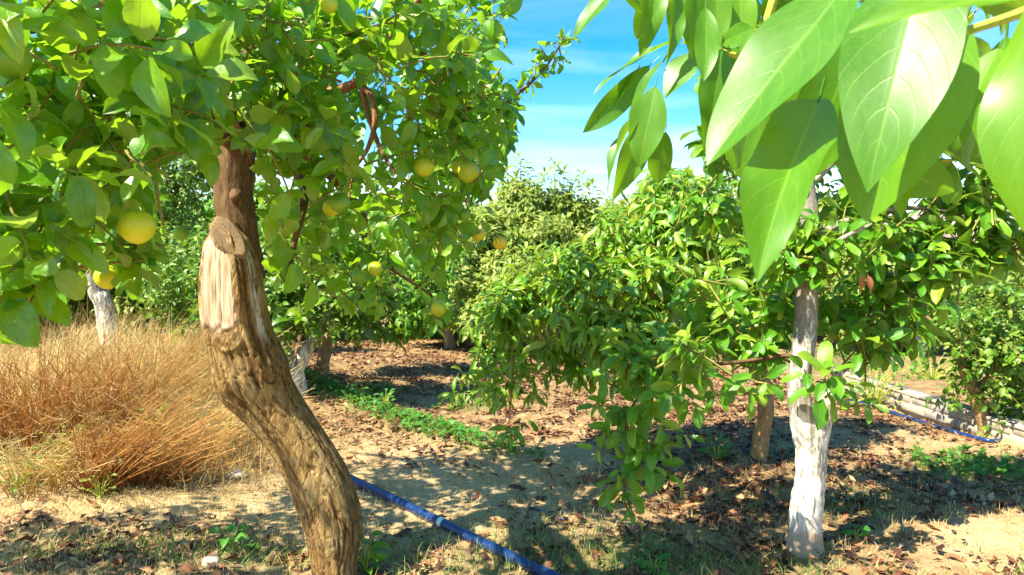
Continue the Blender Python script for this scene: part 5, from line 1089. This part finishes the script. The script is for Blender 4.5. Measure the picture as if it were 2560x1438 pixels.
plant('low bluish green clover like weed on the shaded ground at the bottom edge', 1632, 1432, 14, .06, .18, 3, .06)
plant('green weed in the litter left of the slim tan trunk', 1792, 1148, 20, .075, .2, 4, .12)
plant('yellow green weed among the dry stems near the frame edge', 150, 1190, 22, .05, .3, 5, .30, 'pale_leaf')
plant('green weed at the bottom of the bank at the frame edge', 50, 1225, 26, .055, .3, 15, .22)
plant('grey green weed below the spraying bush', 250, 1245, 18, .04, .25, 16, .16, 'pale_leaf')
plant('pale green weed rising through the leaning straw bush', 390, 1175, 14, .05, .22, 6, .42, 'pale_leaf')
plant('single green leafed weed right of the whitewashed trunk', 2140, 1345, 6, .07, .1, 7, .04)
plant('broad weed on the brown litter beyond the blue pipe', 905, 1000, 22, .07, .22, 8, .14)
plant('tall light green weed in the litter right of the forked trunk', 965, 1025, 22, .06, .2, 9, .16)
plant('yellow green bushy weed at the far end of the block wall', 2190, 990, 90, .07, .8, 21, .42, 'pale_leaf', 'weed')
plant('low yellow green weed on the raised path behind the wall', 2330, 950, 70, .08, 1.0, 22, .30, 'pale_leaf', 'weed')
# larger fallen leaves lying near the camera
rng = np.random.default_rng(12); V, F, U = T_AVO[2]; fm = [new_mesh('fallen_leaf', *T_AVO[k][:2], M['litter'], T_AVO[k][2]) for k in range(4)]
LEAVES = [('broad dry brown leaf at the bottom edge right of the blue pipe', 1490, 1415), ('dry leaf just below the hanging green branch', 1600, 1290), ('dry leaf in the shaded grass left of the leaning trunk', 520, 1415), ('dry leaf left of the whitewashed trunk foot', 1850, 1400), ('dry leaf right of the whitewashed trunk foot', 2140, 1410), ('dry leaf on the bare sand at the right', 2360, 1395), ('dry leaf on the sand beyond the blue pipe', 1270, 1225), ('dry leaf touching the shade right of the white pipe band', 1240, 1300)]
for lab_, x, y in LEAVES:
    c = onground(x, y); c[2] += .02; a = rng.uniform(0, 6.28); m = frames(c[None], np.array([[math.cos(a), math.sin(a), rng.normal(0, .2)]]), np.array([[rng.normal(0, .3), -.2, 1.0]]), np.array([rng.uniform(.07, .13)]))[0]
    o = link('fallen_leaf', fm[int(rng.integers(0, 4))]); o.matrix_world = Matrix(m.tolist()); o['label'] = lab_; o['category'] = 'leaf'; o['group'] = 'large fallen leaves'
# pale stones and clods
def stone(px, py, r, label, seed):
    rng = np.random.default_rng(seed); c = onground(px, py); V = []; n, m = 12, 7
    for i in range(m + 1):
        for j in range(n):
            ph = math.pi * i / m; th = 2 * math.pi * j / n; q = Vector((math.sin(ph) * math.cos(th), math.sin(ph) * math.sin(th), math.cos(ph)))
            k = r * (1 + .3 * mnoise.noise(q * 1.6 + Vector((seed, 0, 0)))); V.append((q.x * k, q.y * k * .8, q.z * k * .55))
    ix = np.arange((m + 1) * n).reshape(m + 1, n); ixr = np.roll(ix, -1, 1); F = np.stack([ix[:-1], ix[1:], ixr[1:], ixr[:-1]], -1).reshape(-1, 4)
    o = link('stone', new_mesh('stone', np.array(V), F, M['stone'])); o.location = (c[0], c[1], c[2] + r * .25); o['label'] = label; o['category'] = 'stone'
stone(528, 1412, .05, 'flat pale stone in the shaded grass at the bottom edge', 3)
stone(590, 1195, .06, 'pale clod on the sandy ground below the dry bush', 4)
